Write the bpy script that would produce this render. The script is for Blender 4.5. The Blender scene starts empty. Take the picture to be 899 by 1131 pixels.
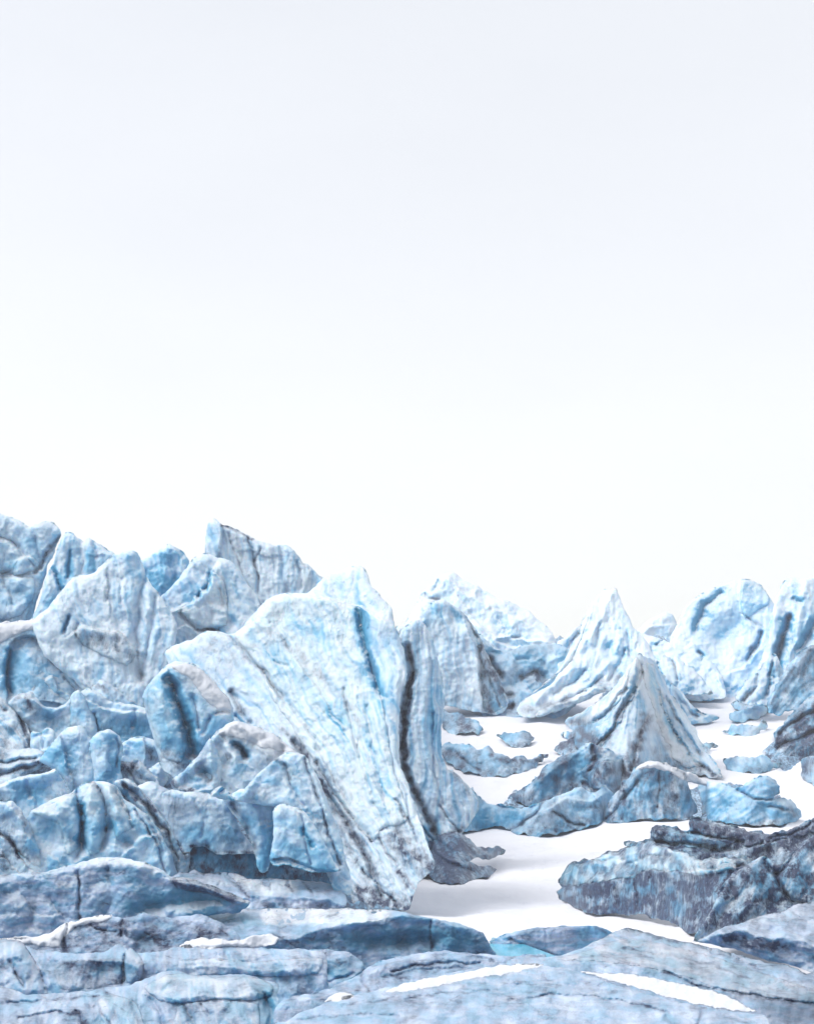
# A glacier front under a white overcast sky: every serac, block, ridge and slab of ice is a solid of its own.
import bpy, math, random
import numpy as np
from mathutils import Vector
from mathutils.geometry import delaunay_2d_cdt

W, H = 899.0, 1131.0
FPX = 1972.0                      # focal length in the units of the tracing
PITCH = math.radians(10.0)
CX, CY = W / 2, H / 2
CP, SP = math.cos(PITCH), math.sin(PITCH)
STEP = 1.45                        # mesh spacing in tracing units
scene = bpy.context.scene
col = scene.collection
rng = np.random.default_rng(7)


# ---------------------------------------------------------------- numeric helpers
def rays(u, v):
    """Bearing of a traced point: (x, 1, z) per metre of distance."""
    a = (u - CX) / FPX
    b = (CY - v) / FPX
    y = CP - b * SP
    z = SP + b * CP
    return a / y, z / y


def place(u, v, Y):
    x, z = rays(u, v)
    return np.stack([x * Y, Y * np.ones_like(x), z * Y], axis=-1)


def _hash(ix, iy, seed):
    h = (ix.astype(np.int64) * 374761393 + iy.astype(np.int64) * 668265263 + seed * 974634777) & 0xFFFFFFFF
    h = ((h ^ (h >> 13)) * 1274126177) & 0xFFFFFFFF
    h = (h ^ (h >> 16)) & 0xFFFFFFFF
    h = (h * 2246822519) & 0xFFFFFFFF
    return ((h ^ (h >> 15)) & 0xFFFFFF) / float(0x1000000)


def perlin(x, y, seed=0):
    x0 = np.floor(x); y0 = np.floor(y)
    fx = x - x0; fy = y - y0
    ux = fx * fx * fx * (fx * (fx * 6 - 15) + 10)
    uy = fy * fy * fy * (fy * (fy * 6 - 15) + 10)
    def g(ix, iy, dx, dy):
        a = _hash(ix, iy, seed) * 2 * math.pi
        return np.cos(a) * dx + np.sin(a) * dy
    n00 = g(x0, y0, fx, fy); n10 = g(x0 + 1, y0, fx - 1, fy)
    n01 = g(x0, y0 + 1, fx, fy - 1); n11 = g(x0 + 1, y0 + 1, fx - 1, fy - 1)
    a = n00 + ux * (n10 - n00); b = n01 + ux * (n11 - n01)
    return (a + uy * (b - a)) * 1.5


def fbm(x, y, seed=0, octv=4, gain=0.5):
    s = 0; a = 1.0
    for k in range(octv):
        s = s + a * perlin(x * 2 ** k, y * 2 ** k, seed + 17 * k)
        a *= gain
    return s


def ridged(x, y, seed=0, octv=3):
    s = 0; a = 1.0
    for k in range(octv):
        s = s + a * (1 - 2 * np.abs(perlin(x * 2 ** k, y * 2 ** k, seed + 31 * k)))
        a *= 0.5
    return s


def cells(x, y, sp, seed, tilt=1.0, ident=False):
    """Fracture facets: lowest of tilted planes round jittered seeds, as depth in tracing units (0 = proudest)."""
    gx = np.floor(x / sp); gy = np.floor(y / sp)
    best = np.full(x.shape, 1e9); who = np.zeros(x.shape)
    for i in (-1, 0, 1):
        for j in (-1, 0, 1):
            cx = gx + i; cy = gy + j
            px = (cx + _hash(cx, cy, seed)) * sp
            py = (cy + _hash(cx, cy, seed + 5)) * sp
            dx = x - px; dy = y - py
            t = _hash(cx, cy, seed + 9) * 2 * math.pi
            h = (dx * dx + dy * dy) / sp * 0.55 + tilt * _hash(cx, cy, seed + 3) * (np.cos(t) * dx + np.sin(t) * dy) + 0.45 * sp * _hash(cx, cy, seed + 11)
            m = h < best
            best = np.where(m, h, best)
            who = np.where(m, _hash(cx, cy, seed + 21), who)
    return who if ident else best


def polydist(u, v, pts, closed=False):
    """Distance to a polyline and signed side (positive = right of travel, i.e. below a line drawn left to right)."""
    P = np.asarray(pts, float)
    if closed: P = np.vstack([P, P[:1]])
    best = np.full(u.shape, 1e9); side = np.zeros(u.shape)
    for (ax, ay), (bx, by) in zip(P[:-1], P[1:]):
        dx, dy = bx - ax, by - ay
        L2 = dx * dx + dy * dy + 1e-9
        t = np.clip(((u - ax) * dx + (v - ay) * dy) / L2, 0, 1)
        ex = u - (ax + t * dx); ey = v - (ay + t * dy)
        d = np.hypot(ex, ey)
        m = d < best
        cr = dx * (v - ay) - dy * (u - ax)
        best = np.where(m, d, best)
        side = np.where(m, np.sign(cr), side)
    return best, side


def parse(s):
    return [tuple(float(c) for c in p.split(',')) for p in s.split()]


def smooth_line(pts, closed):
    """Centripetal-like Catmull-Rom, three points per segment, keeps the traced points."""
    P = np.asarray(pts, float); n = len(P); out = []
    rng_n = n if closed else n - 1
    for i in range(rng_n):
        p0 = P[(i - 1) % n] if closed or i > 0 else P[i]
        p1 = P[i]; p2 = P[(i + 1) % n]
        p3 = P[(i + 2) % n] if closed or i + 2 < n else p2
        for t in (0, 1 / 3, 2 / 3):
            m1 = (p2 - p0) * 0.32; m2 = (p3 - p1) * 0.32
            h = 2 * t**3 - 3 * t**2 + 1, t**3 - 2 * t**2 + t, -2 * t**3 + 3 * t**2, t**3 - t**2
            out.append(h[0] * p1 + h[1] * m1 + h[2] * p2 + h[3] * m2)
    if not closed: out.append(P[-1])
    return np.array(out)


def rough_outline(pts, step, rough, seed):
    P = smooth_line(pts, True)
    Q = np.vstack([P, P[:1]]); out = []
    for a, b in zip(Q[:-1], Q[1:]):
        n = max(1, int(round(np.hypot(*(b - a)) / step)))
        for k in range(n): out.append(a + (b - a) * k / n)
    out = np.array(out)
    n = len(out)
    tan = np.roll(out, -1, 0) - np.roll(out, 1, 0)
    nor = np.stack([-tan[:, 1], tan[:, 0]], -1)
    nor /= np.hypot(nor[:, 0], nor[:, 1])[:, None] + 1e-9
    off = rough * (1.6 * perlin(out[:, 0] / 13, out[:, 1] / 13, seed) + 0.9 * perlin(out[:, 0] / 5.1, out[:, 1] / 5.1, seed + 3))
    return out + nor * off[:, None]


def inside(u, v, poly):
    res = np.zeros(u.shape, bool)
    P = poly; Q = np.roll(poly, -1, 0)
    for (ax, ay), (bx, by) in zip(P, Q):
        if ay == by: continue
        c = ((ay > v) != (by > v)) & (u < (bx - ax) * (v - ay) / (by - ay) + ax)
        res ^= c
    return res


def triangulate(outline, step, seed):
    lo = outline.min(0); hi = outline.max(0)
    r = np.random.default_rng(seed)
    gx = np.arange(lo[0], hi[0], step); gy = np.arange(lo[1], hi[1], step * 0.87)
    X, Y = np.meshgrid(gx, gy)
    X = X + (np.arange(len(gy)) % 2)[:, None] * step * 0.5
    X = (X + r.uniform(-.2, .2, X.shape) * step).ravel(); Y = (Y + r.uniform(-.2, .2, Y.shape) * step).ravel()
    m = inside(X, Y, outline)
    X, Y = X[m], Y[m]
    if len(X):
        d = np.full(X.shape, 1e9)
        for a in outline: d = np.minimum(d, (X - a[0]) ** 2 + (Y - a[1]) ** 2)
        m = d > (0.45 * min(step, STEP * 1.5)) ** 2
        X, Y = X[m], Y[m]
    n = len(outline)
    pts = [Vector((float(a), float(b))) for a, b in outline] + [Vector((float(a), float(b))) for a, b in zip(X, Y)]
    vo, eo, fo, vi, ei, fi = delaunay_2d_cdt(pts, [], [list(range(n))], 1, 1e-5)
    V = np.array([(p.x, p.y) for p in vo])
    F = np.array([f[:3] for f in fo if len(f) == 3])
    origin = np.array([(min(o) if len(o) else -1) for o in vi])
    return V, F, origin, n


# ---------------------------------------------------------------- the lie of the land
ROWS = np.array([1150, 1100, 1060, 1030, 1000, 960, 905, 870, 800, 760, 720, 700.])
LEFT = np.array([38, 48, 60, 74, 86, 93, 101, 106, 114, 119, 124, 127.])
CENT = np.array([38, 48, 62, 84, 98, 118, 150, 165, 200, 225, 262, 285.])
RIGH = np.array([38, 47, 60, 76, 92, 112, 140, 163, 212, 238, 275, 300.])


def ground(u, v):
    u = np.asarray(u, float); v = np.asarray(v, float)
    f = lambda T: np.interp(-v, -ROWS, T)
    l, c, r = f(LEFT), f(CENT), f(RIGH)
    a = np.clip((u - 330) / 150, 0, 1); a = a * a * (3 - 2 * a)
    b = np.clip((u - 600) / 120, 0, 1); b = b * b * (3 - 2 * b)
    return l * (1 - a) + (c * (1 - b) + r * b) * a


# ---------------------------------------------------------------- building one solid of ice
def sm(x): x = np.clip(x, 0, 1); return x * x * (3 - 2 * x)


class Form:
    """Depth and surface masks of one thing, as functions over its traced outline."""
    def __init__(s, outline, Y, lean, tilt, bulge, strokes, facet, noise, streak, blue, dirt, snow, seed):
        s.o = np.asarray(outline); s.seed = seed
        s.vb = s.o[:, 1].max(); s.uc = s.o[:, 0].mean()
        s.lean, s.tilt, s.bulge = lean, tilt, bulge
        s.facet, s.noise, s.streak = facet, noise, streak
        s.blue, s.dirt, s.snow = blue, dirt, snow
        us = np.linspace(s.o[:, 0].min(), s.o[:, 0].max(), 60)
        if isinstance(Y, str):
            Y = float(ground(s.uc, s.vb)) - 0.5 + float(Y[1:] or 0)
        s.fixed = Y is not None
        if Y is None:
            top = s.o[:, 1].min()
            vb = []
            Q = np.roll(s.o, -1, 0)
            for x in us:
                m = (np.minimum(s.o[:, 0], Q[:, 0]) <= x) & (np.maximum(s.o[:, 0], Q[:, 0]) >= x)
                vb.append(np.maximum(s.o[m][:, 1], Q[m][:, 1]).max() if m.any() else s.vb)
            vb = np.array(vb)
            vb = np.maximum(vb, s.vb - 0.45 * (s.vb - top))
            k = np.ones(9) / 9
            vb = np.convolve(np.pad(vb, 4, mode='edge'), k, 'valid')
            s.vbc = vb; yb = ground(us, vb) + 0.3
        else:
            s.vbc = np.full(us.shape, s.vb); yb = np.full(us.shape, float(Y))
        s.us, s.yb = us, yb
        s.Y0 = float(yb.mean()); s.px = s.Y0 / FPX
        s.strokes = strokes

    def base(s, u, v):
        yb = np.interp(u, s.us, s.yb); vb = np.interp(u, s.us, s.vbc)
        vt = np.where(v > 1140, 1140 + (v - 1140) * 0.1, v)
        return yb + s.px * (s.lean * (np.minimum(vb, 1140) - vt) + s.tilt * (u - s.uc))

    def flow(s, u, v):
        pu, pv = s.streak[0], s.streak[1]
        r = np.hypot(u - pu, v - pv); a = np.arctan2(v - pv, u - pu)
        R = np.hypot(s.o[:, 0] - pu, s.o[:, 1] - pv).mean()
        return a * R, r

    def front(s, u, v, d=None, fine=True):
        sd = s.seed
        d_all = d if d is not None else polydist(u, v, s.o, True)[0]
        # only the upper and side edges are rounded; the foot runs straight into what it stands on
        if not hasattr(s, 'upper'):
            A_ = s.o; B_ = np.roll(s.o, -1, 0); M_ = (A_ + B_) / 2
            foot = M_[:, 1] > np.interp(M_[:, 0], s.us, s.vbc) - 5
            if s.fixed: foot = M_[:, 1] > s.vb - s.foot
            s.upper = [(a, b_) for a, b_, f in zip(A_, B_, foot) if not f]
        du = np.full(u.shape, 1e9)
        for a_, b_ in s.upper:
            e_ = b_ - a_; L_ = (e_ ** 2).sum() + 1e-9
            t_ = np.clip(((u - a_[0]) * e_[0] + (v - a_[1]) * e_[1]) / L_, 0, 1)
            du = np.minimum(du, np.hypot(u - a_[0] - t_ * e_[0], v - a_[1] - t_ * e_[1]))
        d = np.where(np.isfinite(du) & (du < 1e8), du, d_all)
        b, w = s.bulge[0] * .42, s.bulge[1] * .55
        e = 1 - np.clip(d / w, 0, 1)
        h = -b * np.sqrt(np.clip(1 - e * e, 0, 1)) * 0.8 - b * 0.2 * (1 - e)
        fade = sm(d / 4.0) * 0.6 + 0.4
        wu = u + 5 * perlin(u / 23, v / 23, sd + 1) + 1.6 * perlin(u / 7, v / 7, sd + 2)
        wv = v + 5 * perlin(u / 23 + 9, v / 23, sd + 1) + 1.6 * perlin(u / 7 + 9, v / 7, sd + 2)
        if s.facet:
            sp, amp = s.facet
            c = cells(wu, wv, sp, sd) / sp
            c2 = cells(wu, wv, sp * 0.42, sd + 50) / (sp * 0.42)
            c3 = cells(wu, wv, sp * 0.24, sd + 53) / (sp * 0.24)
            h = h + fade * (1.25 * amp * (c - 0.3) - 0.45 * abs(amp) * (c2 - 0.3) - 0.16 * abs(amp) * (c3 - .3))
        if s.noise:
            sc, amp = s.noise
            n = fbm(u / sc, v / sc, sd + 20, 5, 0.5) - 0.4 * ridged(wu / sc / 1.4, wv / sc / 1.4, sd + 40, 3)
            h = h + fade * amp * 0.62 * n
        h = h - fade * (0.6 * ridged(wu / 9.0, wv / 9.0, sd + 45, 3) + 0.3 * ridged(wu / 3.6, wv / 4.6, sd + 47, 2))
        if s.streak:
            a, r = s.flow(u, v)
            wa, wl, amp = s.streak[2], s.streak[3], s.streak[4]
            aa = a + 0.9 * wa * perlin(u / 45, v / 45, sd + 61) + .3 * wa * perlin(u / 14, v / 14, sd + 62)
            n = .55 * ridged(aa / (wa * 1.7), r / wl, sd + 63, 2) + .9 * perlin(aa / (wa * 2.3), r / wl, sd + 60) + .8 * perlin(aa / (wa * 1.1), r / (wl * .7), sd + 64) + 0.45 * perlin(aa / (wa * .41), r / (wl * .4), sd + 66)
            h = h - fade * amp * n * 0.6
        ju = u + 2.4 * perlin(u / 15, v / 15, sd + 71) + 0.6 * perlin(u / 4, v / 4, sd + 72)
        jv = v + 2.4 * perlin(u / 15, v / 15, sd + 73) + 0.6 * perlin(u / 4, v / 4, sd + 74)
        for t, w, a, pts in s.strokes:
            if t in 'DBW': continue
            q, side = polydist(ju, jv, pts)
            if t in 'vck': h = h + 1.35 * a * np.clip(1 - q / w, 0, 1) ** 1.7
            elif t == 'r': h = h - a * np.clip(1 - q / w, 0, 1) ** 1.2
            elif t == 'g': h = h + a * np.exp(-(q / w) ** 2)
            elif t == 'f':
                h = h + np.where(side < 0, a * np.minimum(q, w), 0.0)
            elif t == 's':
                sg = np.where(side >= 0, q, -q)
                h = h - a * sm((sg + 1.2) / 2.4) * np.clip(1 - q / w, 0, 1) ** 1.3
        return s.base(u, v) + s.px * h

    def masks(s, u, v):
        sd = s.seed
        ju = u + 2.4 * perlin(u / 15, v / 15, sd + 71) + 0.9 * perlin(u / 4, v / 4, sd + 72)
        jv = v + 2.4 * perlin(u / 15, v / 15, sd + 73) + 0.9 * perlin(u / 4, v / 4, sd + 74)
        D = np.full(u.shape, float(s.dirt)); B = np.full(u.shape, float(s.blue)); S = np.full(u.shape, float(s.snow))
        D = D * np.clip(1 + 1.3 * fbm(u / 18, v / 18, sd + 90, 4), max(0.0, s.dirt * 1.1 - .15), 2.5)
        if s.facet:
            wu = u + 5 * perlin(u / 23, v / 23, sd + 1) + 1.6 * perlin(u / 7, v / 7, sd + 2)
            wv = v + 5 * perlin(u / 23 + 9, v / 23, sd + 1) + 1.6 * perlin(u / 7 + 9, v / 7, sd + 2)
            B = B + .30 * (cells(wu, wv, s.facet[0], sd, ident=True) - .5) + .16 * (cells(wu, wv, s.facet[0] * .42, sd + 50, ident=True) - .5)
        B = B * (1 + 0.8 * fbm(u / 22, v / 22, sd + 91, 3)) + 0.10 * fbm(u / 16, v / 16, sd + 92, 3)
        if s.streak:
            a, r = s.flow(u, v)
            wa, wl, dd = s.streak[2], s.streak[3], s.streak[5]
            aa = a + 0.9 * wa * perlin(u / 45, v / 45, sd + 61) + .3 * wa * perlin(u / 14, v / 14, sd + 62)
            n = np.clip(0.9 * perlin(aa / (wa * .8), r / wl, sd + 95) + 0.5 * perlin(aa / (wa * .3), r / (wl * .7), sd + 96), 0, 2)
            D = D + 0.75 * dd * n
            B = B + 0.30 * np.clip(perlin(aa / wa, r / wl, sd + 97), -1, 1) + 0.38 * perlin(aa / (wa * .4), r / (wl * .5), sd + 98)
        for t, w, a, pts in s.strokes:
            if t in 'vrgsf': continue
            q, _ = polydist(ju, jv, pts)
            g = np.exp(-(q / w) ** 2)
            if t == 'D':  # traced dirt, and shade painted into clefts, caves and hollows
                g = g * np.clip(.8 + .8 * fbm(u / 10, v / 10, sd + 79, 3), .1, 1.25)
                D = np.maximum(D, a * g * .85) + 0.15 * a * g
            elif t == 'B': B = B + a * g  # clear blue ice, and blue shade painted into crevices, low parts and undersides
            elif t == 'W': S = np.maximum(S, a * g)
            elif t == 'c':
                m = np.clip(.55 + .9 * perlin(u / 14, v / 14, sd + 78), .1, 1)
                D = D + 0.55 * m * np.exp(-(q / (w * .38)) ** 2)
            elif t == 'k': B = B + 0.9 * np.exp(-(q / (w * .9)) ** 2)
        return np.clip(D, 0, 1), np.clip(B, 0, 1), np.clip(S, 0, 1)


MATS = {}


def emit(name, F, outline_pts, rough, seed, org3=None, parent=None, lift=None, thick=None, mat='ice', step=STEP, wide=6.0, masks=(0, 0, 0), lumps=0.5):
    o = rough_outline(outline_pts, step * 1.05, rough, seed)
    V, T, org, n = triangulate(o, step, seed)
    Vb, Tb, orgb, _ = triangulate(o, step * 6, seed + 1)
    u, v = V[:, 0], V[:, 1]
    d, _ = polydist(u, v, o, True)
    ub, vb = Vb[:, 0], Vb[:, 1]
    db, _ = polydist(ub, vb, o, True)
    if lift is None:
        Yf = F.front(u, v, d)
        Yb = F.base(ub, vb) + F.px * thick * np.sqrt(np.clip(1 - (1 - np.clip(db / (thick * .8), 0, 1)) ** 2, 0, 1))
        lim = F.front(ub, vb, db) + F.px * 2.0
        Yb = np.where(db > 0.5, np.maximum(Yb, lim), Yb)
    else:
        prof = np.sqrt(np.clip(1 - (1 - np.clip(d / wide, 0, 1)) ** 2, 0, 1))
        dip = F.px * 0.8
        Yf = F.front(u, v) + dip - F.px * lift * prof - F.px * lumps * prof * fbm(u / 11, v / 11, seed, 3)
        Yb = F.front(ub, vb) + dip + np.where(db > .5, F.px * 2.0, 0)
    A = place(u, v, Yf); Bk = place(ub, vb, Yb)
    fidx = {int(a): i for i, a in enumerate(org) if 0 <= a < n}
    remap = np.full(len(Vb), -1); extra = []
    for i, a in enumerate(orgb):
        if 0 <= a < n and int(a) in fidx: remap[i] = fidx[int(a)]
        else: remap[i] = len(A) + len(extra); extra.append(i)
    P = np.vstack([A, Bk[extra]]) if extra else A
    Tb2 = remap[Tb][:, ::-1]
    a0, a1, a2 = A[T[0, 0]], A[T[0, 1]], A[T[0, 2]]
    if np.dot(np.cross(a1 - a0, a2 - a0), a0) > 0: T = T[:, ::-1]; Tb2 = Tb2[:, ::-1]
    if org3 is None:
        org3 = np.array([P[:, 0].mean(), P[:, 1].mean(), P[:, 2].min()])
    me = bpy.data.meshes.new(name)
    Fc = np.vstack([T, Tb2])
    me.vertices.add(len(P)); me.vertices.foreach_set('co', (P - org3).astype(np.float32).ravel())
    me.loops.add(Fc.size); me.loops.foreach_set('vertex_index', Fc.astype(np.int32).ravel())
    me.polygons.add(len(Fc))
    me.polygons.foreach_set('loop_start', np.arange(0, Fc.size, 3, dtype=np.int32))
    me.update(calc_edges=True); me.validate()
    me.polygons.foreach_set('use_smooth', np.ones(len(me.polygons), bool))
    if mat != 'snow':
        D, B, S = F.masks(u, v)
        k = len(P) - len(A)
        for nm, arr, ad in (('dirt', D, masks[0]), ('clear', B, masks[1]), ('snow', S, masks[2]), ('frost', np.full(D.shape, F.frost), masks[3] if len(masks) > 3 else 0)):
            arr = np.clip(arr + ad, 0, 1)
            at = me.attributes.new(nm, 'FLOAT', 'POINT')
            at.data.foreach_set('value', np.concatenate([arr, np.full(k, arr.mean())]).astype(np.float32))
    me.materials.append(MATS[mat])
    ob = bpy.data.objects.new(name, me); col.objects.link(ob)
    if parent is None: ob.location = Vector(org3)
    else: ob.parent = parent
    return ob, org3


SEED = [100]


def T(name, label, cat, outline, Y=None, lean=0.25, tilt=0.0, bulge=(14, 16), strokes='', facet=(26, 7), noise=(16, 2.2),
      streak=None, blue=0.25, dirt=0.0, snow=0.0, rough=0.8, thick=None, caps=(), parts=(), group=None, step=None, mat='ice', frost=1.0, foot=12):
    SEED[0] += 137
    seed = SEED[0]
    pts = parse(outline)
    st = []
    for ln in strokes.strip().split('\n'):
        ln = ln.strip()
        if not ln: continue
        t, w, a, rest = ln.split(None, 3)
        P = parse(rest)
        if len(P) == 1: P = P + [(P[0][0] + .5, P[0][1])]
        st.append((t, float(w), float(a), smooth_line(P, False)))
    F = Form(smooth_line(pts, True), Y, lean, tilt, bulge, st, facet, noise, streak, blue, dirt, snow, seed)
    F.frost = frost; F.foot = foot
    o = np.array(pts)
    ext = o.max(0) - o.min(0)
    if thick is None: thick = 0.55 * min(ext[0], ext[1] * 1.3)
    thick = max(8, thick); step = step or STEP
    if caps or parts:
        root = bpy.data.objects.new(name, None); col.objects.link(root)
        root.empty_display_size = 1.0
        body, o3 = emit('ice_body', F, pts, rough, seed, thick=thick, step=step, mat=mat)
        body.location = (0, 0, 0); body.parent = root
        root.location = Vector(o3)
        for i, cp in enumerate(caps):
            lift = 3.0
            if isinstance(cp, tuple): cp, lift = cp
            emit('snow_cap', F, parse(cp), 1.0, seed + 7 + i, org3=o3, parent=root, lift=lift, mat='snow', step=step)
        for i, (pn, po, lift, wide, mk) in enumerate(parts):
            emit(pn, F, parse(po), rough, seed + 27 + i, org3=o3, parent=root, lift=lift, wide=wide, masks=mk, lumps=1.2, step=step, mat=mat)
        ob = root
    else:
        ob, _ = emit(name, F, pts, rough, seed, thick=thick, step=step, mat=mat)
    ob['label'] = label; ob['category'] = cat
    if group: ob['group'] = group
    return ob
# ---------------------------------------------------------------- materials
def N(nt, t, loc=(0, 0), **kw):
    n = nt.nodes.new(t)
    for k, v in kw.items():
        if k in n.inputs: n.inputs[k].default_value = v
        else: setattr(n, k, v)
    return n


def mixc(nt, fac, a, b, blend='MIX'):
    m = nt.nodes.new('ShaderNodeMix'); m.data_type = 'RGBA'; m.blend_type = blend
    for sock, val in ((0, fac), (6, a), (7, b)):
        if hasattr(val, 'links'): nt.links.new(val, m.inputs[sock])
        else: m.inputs[sock].default_value = val
    return m.outputs[2]


def mth(nt, op, a, b=0.0, c=0.0, clamp=False):
    m = nt.nodes.new('ShaderNodeMath'); m.operation = op; m.use_clamp = clamp
    for i, val in enumerate((a, b, c)):
        if hasattr(val, 'links'): nt.links.new(val, m.inputs[i])
        else: m.inputs[i].default_value = val
    return m.outputs[0]


def noise(nt, vec, scale, detail=5, rough=.55, dist=0.0):
    n = nt.nodes.new('ShaderNodeTexNoise')
    n.inputs['Scale'].default_value = scale; n.inputs['Detail'].default_value = detail
    n.inputs['Roughness'].default_value = rough; n.inputs['Distortion'].default_value = dist
    nt.links.new(vec, n.inputs['Vector'])
    return n.outputs[0]


def mrange(nt, x, a, b, c=0.0, d=1.0):
    m = nt.nodes.new('ShaderNodeMapRange'); m.clamp = True
    m.interpolation_type = 'SMOOTHSTEP'
    nt.links.new(x, m.inputs[0])
    for i, v in enumerate((a, b, c, d)): m.inputs[i + 1].default_value = v
    return m.outputs[0]


SSS = 0.25
PALE = (0.50, 0.72, 0.90, 1)
CLEAR_SHADE = (0.035, 0.31, 0.54, 1)  # clear ice, kept deep so it also paints blue shade
GRIT_SHADE = (0.022, 0.042, 0.105, 1)  # navy silt, also the colour of shade painted in clefts and hollows
SNOW = (0.70, 0.71, 0.755, 1)


def ice_material(name='glacier_ice', stretch=(1, 1, .38), pale=PALE, mid=(.20, .53, .79, 1), clear=CLEAR_SHADE, white=(.70, .84, .95, 1), blotch=1.0, crust=.18, hair=.08):
    m = bpy.data.materials.new(name); m.use_nodes = True
    nt = m.node_tree; nt.nodes.clear()
    out = nt.nodes.new('ShaderNodeOutputMaterial')
    bs = nt.nodes.new('ShaderNodeBsdfPrincipled')
    nt.links.new(bs.outputs[0], out.inputs[0])
    geo = nt.nodes.new('ShaderNodeNewGeometry')
    mp = nt.nodes.new('ShaderNodeVectorMath'); mp.operation = 'MULTIPLY'
    nt.links.new(geo.outputs['Position'], mp.inputs[0]); mp.inputs[1].default_value = stretch
    pos = mp.outputs[0]
    sep = nt.nodes.new('ShaderNodeSeparateXYZ'); nt.links.new(geo.outputs['Normal'], sep.inputs[0])
    att = {}
    for k in ('dirt', 'clear', 'snow', 'frost'):
        a = nt.nodes.new('ShaderNodeAttribute'); a.attribute_name = k; att[k] = a.outputs['Fac']
    n1 = noise(nt, pos, 0.55, 6, .62, .6)
    n2 = noise(nt, pos, 3.4, 7, .7, .3)
    n3 = noise(nt, pos, 13.0, 5, .75)
    # clear blue ice, its deep end also painting shade, against bubbly white ice
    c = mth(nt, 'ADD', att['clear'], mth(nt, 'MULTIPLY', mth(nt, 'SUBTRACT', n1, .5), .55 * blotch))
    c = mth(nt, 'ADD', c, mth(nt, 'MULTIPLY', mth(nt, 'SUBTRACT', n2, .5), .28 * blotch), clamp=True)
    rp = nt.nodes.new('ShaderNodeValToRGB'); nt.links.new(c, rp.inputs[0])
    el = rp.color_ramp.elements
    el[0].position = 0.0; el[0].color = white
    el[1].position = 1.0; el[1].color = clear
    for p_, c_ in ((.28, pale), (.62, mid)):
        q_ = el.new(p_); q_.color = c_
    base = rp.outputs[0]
    # lilac weathered crust
    base = mixc(nt, mth(nt, 'MULTIPLY', mrange(nt, n1, .45, .72), crust), base, (0.46, 0.56, 0.80, 1))
    # windblown rime and snow where the ice faces the sky
    up = mth(nt, 'ADD', sep.outputs['Z'], mth(nt, 'MULTIPLY', mth(nt, 'SUBTRACT', n2, .5), .8))
    rime = mrange(nt, up, .35, .85, 0, .8)
    rime = mth(nt, 'MULTIPLY', rime, att['frost'])
    sn = mth(nt, 'ADD', rime, mrange(nt, mth(nt, 'ADD', att['snow'], mth(nt, 'MULTIPLY', mth(nt, 'SUBTRACT', n2, .5), .6)), .25, .7), clamp=True)
    base = mixc(nt, sn, base, (.72, .82, .91, 1))
    # silt, and shade painted with the same mask: soft films plus sharp specks
    wob = mth(nt, 'ADD', mth(nt, 'MULTIPLY', mth(nt, 'SUBTRACT', n2, .5), 1.9), mth(nt, 'MULTIPLY', mth(nt, 'SUBTRACT', n3, .5), 2.2))
    wob = mth(nt, 'ADD', wob, mth(nt, 'MULTIPLY', mth(nt, 'SUBTRACT', n1, .5), 1.2))
    dd = mth(nt, 'MULTIPLY', att['dirt'], mth(nt, 'MAXIMUM', mth(nt, 'ADD', wob, 1.0), .4), clamp=True)
    # hair cracks picked out by silt
    nv = noise(nt, pos, .42, 5, .55, .8)
    vein = mth(nt, 'SUBTRACT', 1.0, mrange(nt, mth(nt, 'ABSOLUTE', mth(nt, 'SUBTRACT', nv, .5)), 0.0, .022))
    nv2 = noise(nt, pos, 1.3, 5, .6, .5)
    vein2 = mth(nt, 'SUBTRACT', 1.0, mrange(nt, mth(nt, 'ABSOLUTE', mth(nt, 'SUBTRACT', nv2, .5)), 0.0, .03))
    vein = mth(nt, 'ADD', mth(nt, 'MULTIPLY', vein, mrange(nt, n2, .42, .62, 0, .32)), mth(nt, 'MULTIPLY', vein2, mrange(nt, n1, .48, .66, 0, .24)), clamp=True)
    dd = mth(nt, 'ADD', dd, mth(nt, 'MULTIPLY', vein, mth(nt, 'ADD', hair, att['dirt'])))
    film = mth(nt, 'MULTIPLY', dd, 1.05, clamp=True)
    base = mixc(nt, film, base, GRIT_SHADE)
    spk = mth(nt, 'MULTIPLY', mrange(nt, n3, .66, .76), mrange(nt, att['dirt'], .02, .3, 0, .5))
    base = mixc(nt, spk, base, GRIT_SHADE)
    nt.links.new(base, bs.inputs['Base Color'])
    bs.inputs['Roughness'].default_value = .34
    bs.inputs['Specular IOR Level'].default_value = .5
    bs.inputs['Subsurface Weight'].default_value = SSS
    bs.inputs['Subsurface Radius'].default_value = (.25, .8, 1.3)
    bs.inputs['Subsurface Scale'].default_value = .6
    b = nt.nodes.new('ShaderNodeBump'); b.inputs['Strength'].default_value = .85; b.inputs['Distance'].default_value = .14
    rn = nt.nodes.new('ShaderNodeTexNoise'); rn.noise_type = 'RIDGED_MULTIFRACTAL'
    for k_, v_ in (('Scale', 1.3), ('Detail', 7), ('Roughness', .6), ('Lacunarity', 2.1)): rn.inputs[k_].default_value = v_
    nt.links.new(pos, rn.inputs['Vector'])
    hgt = mth(nt, 'ADD', mth(nt, 'MULTIPLY', rn.outputs[0], .55), mth(nt, 'MULTIPLY', n3, .5))
    hgt = mth(nt, 'SUBTRACT', hgt, mth(nt, 'MULTIPLY', vein, .8))
    nt.links.new(hgt, b.inputs['Height']); nt.links.new(b.outputs[0], bs.inputs['Normal'])
    return m


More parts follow.
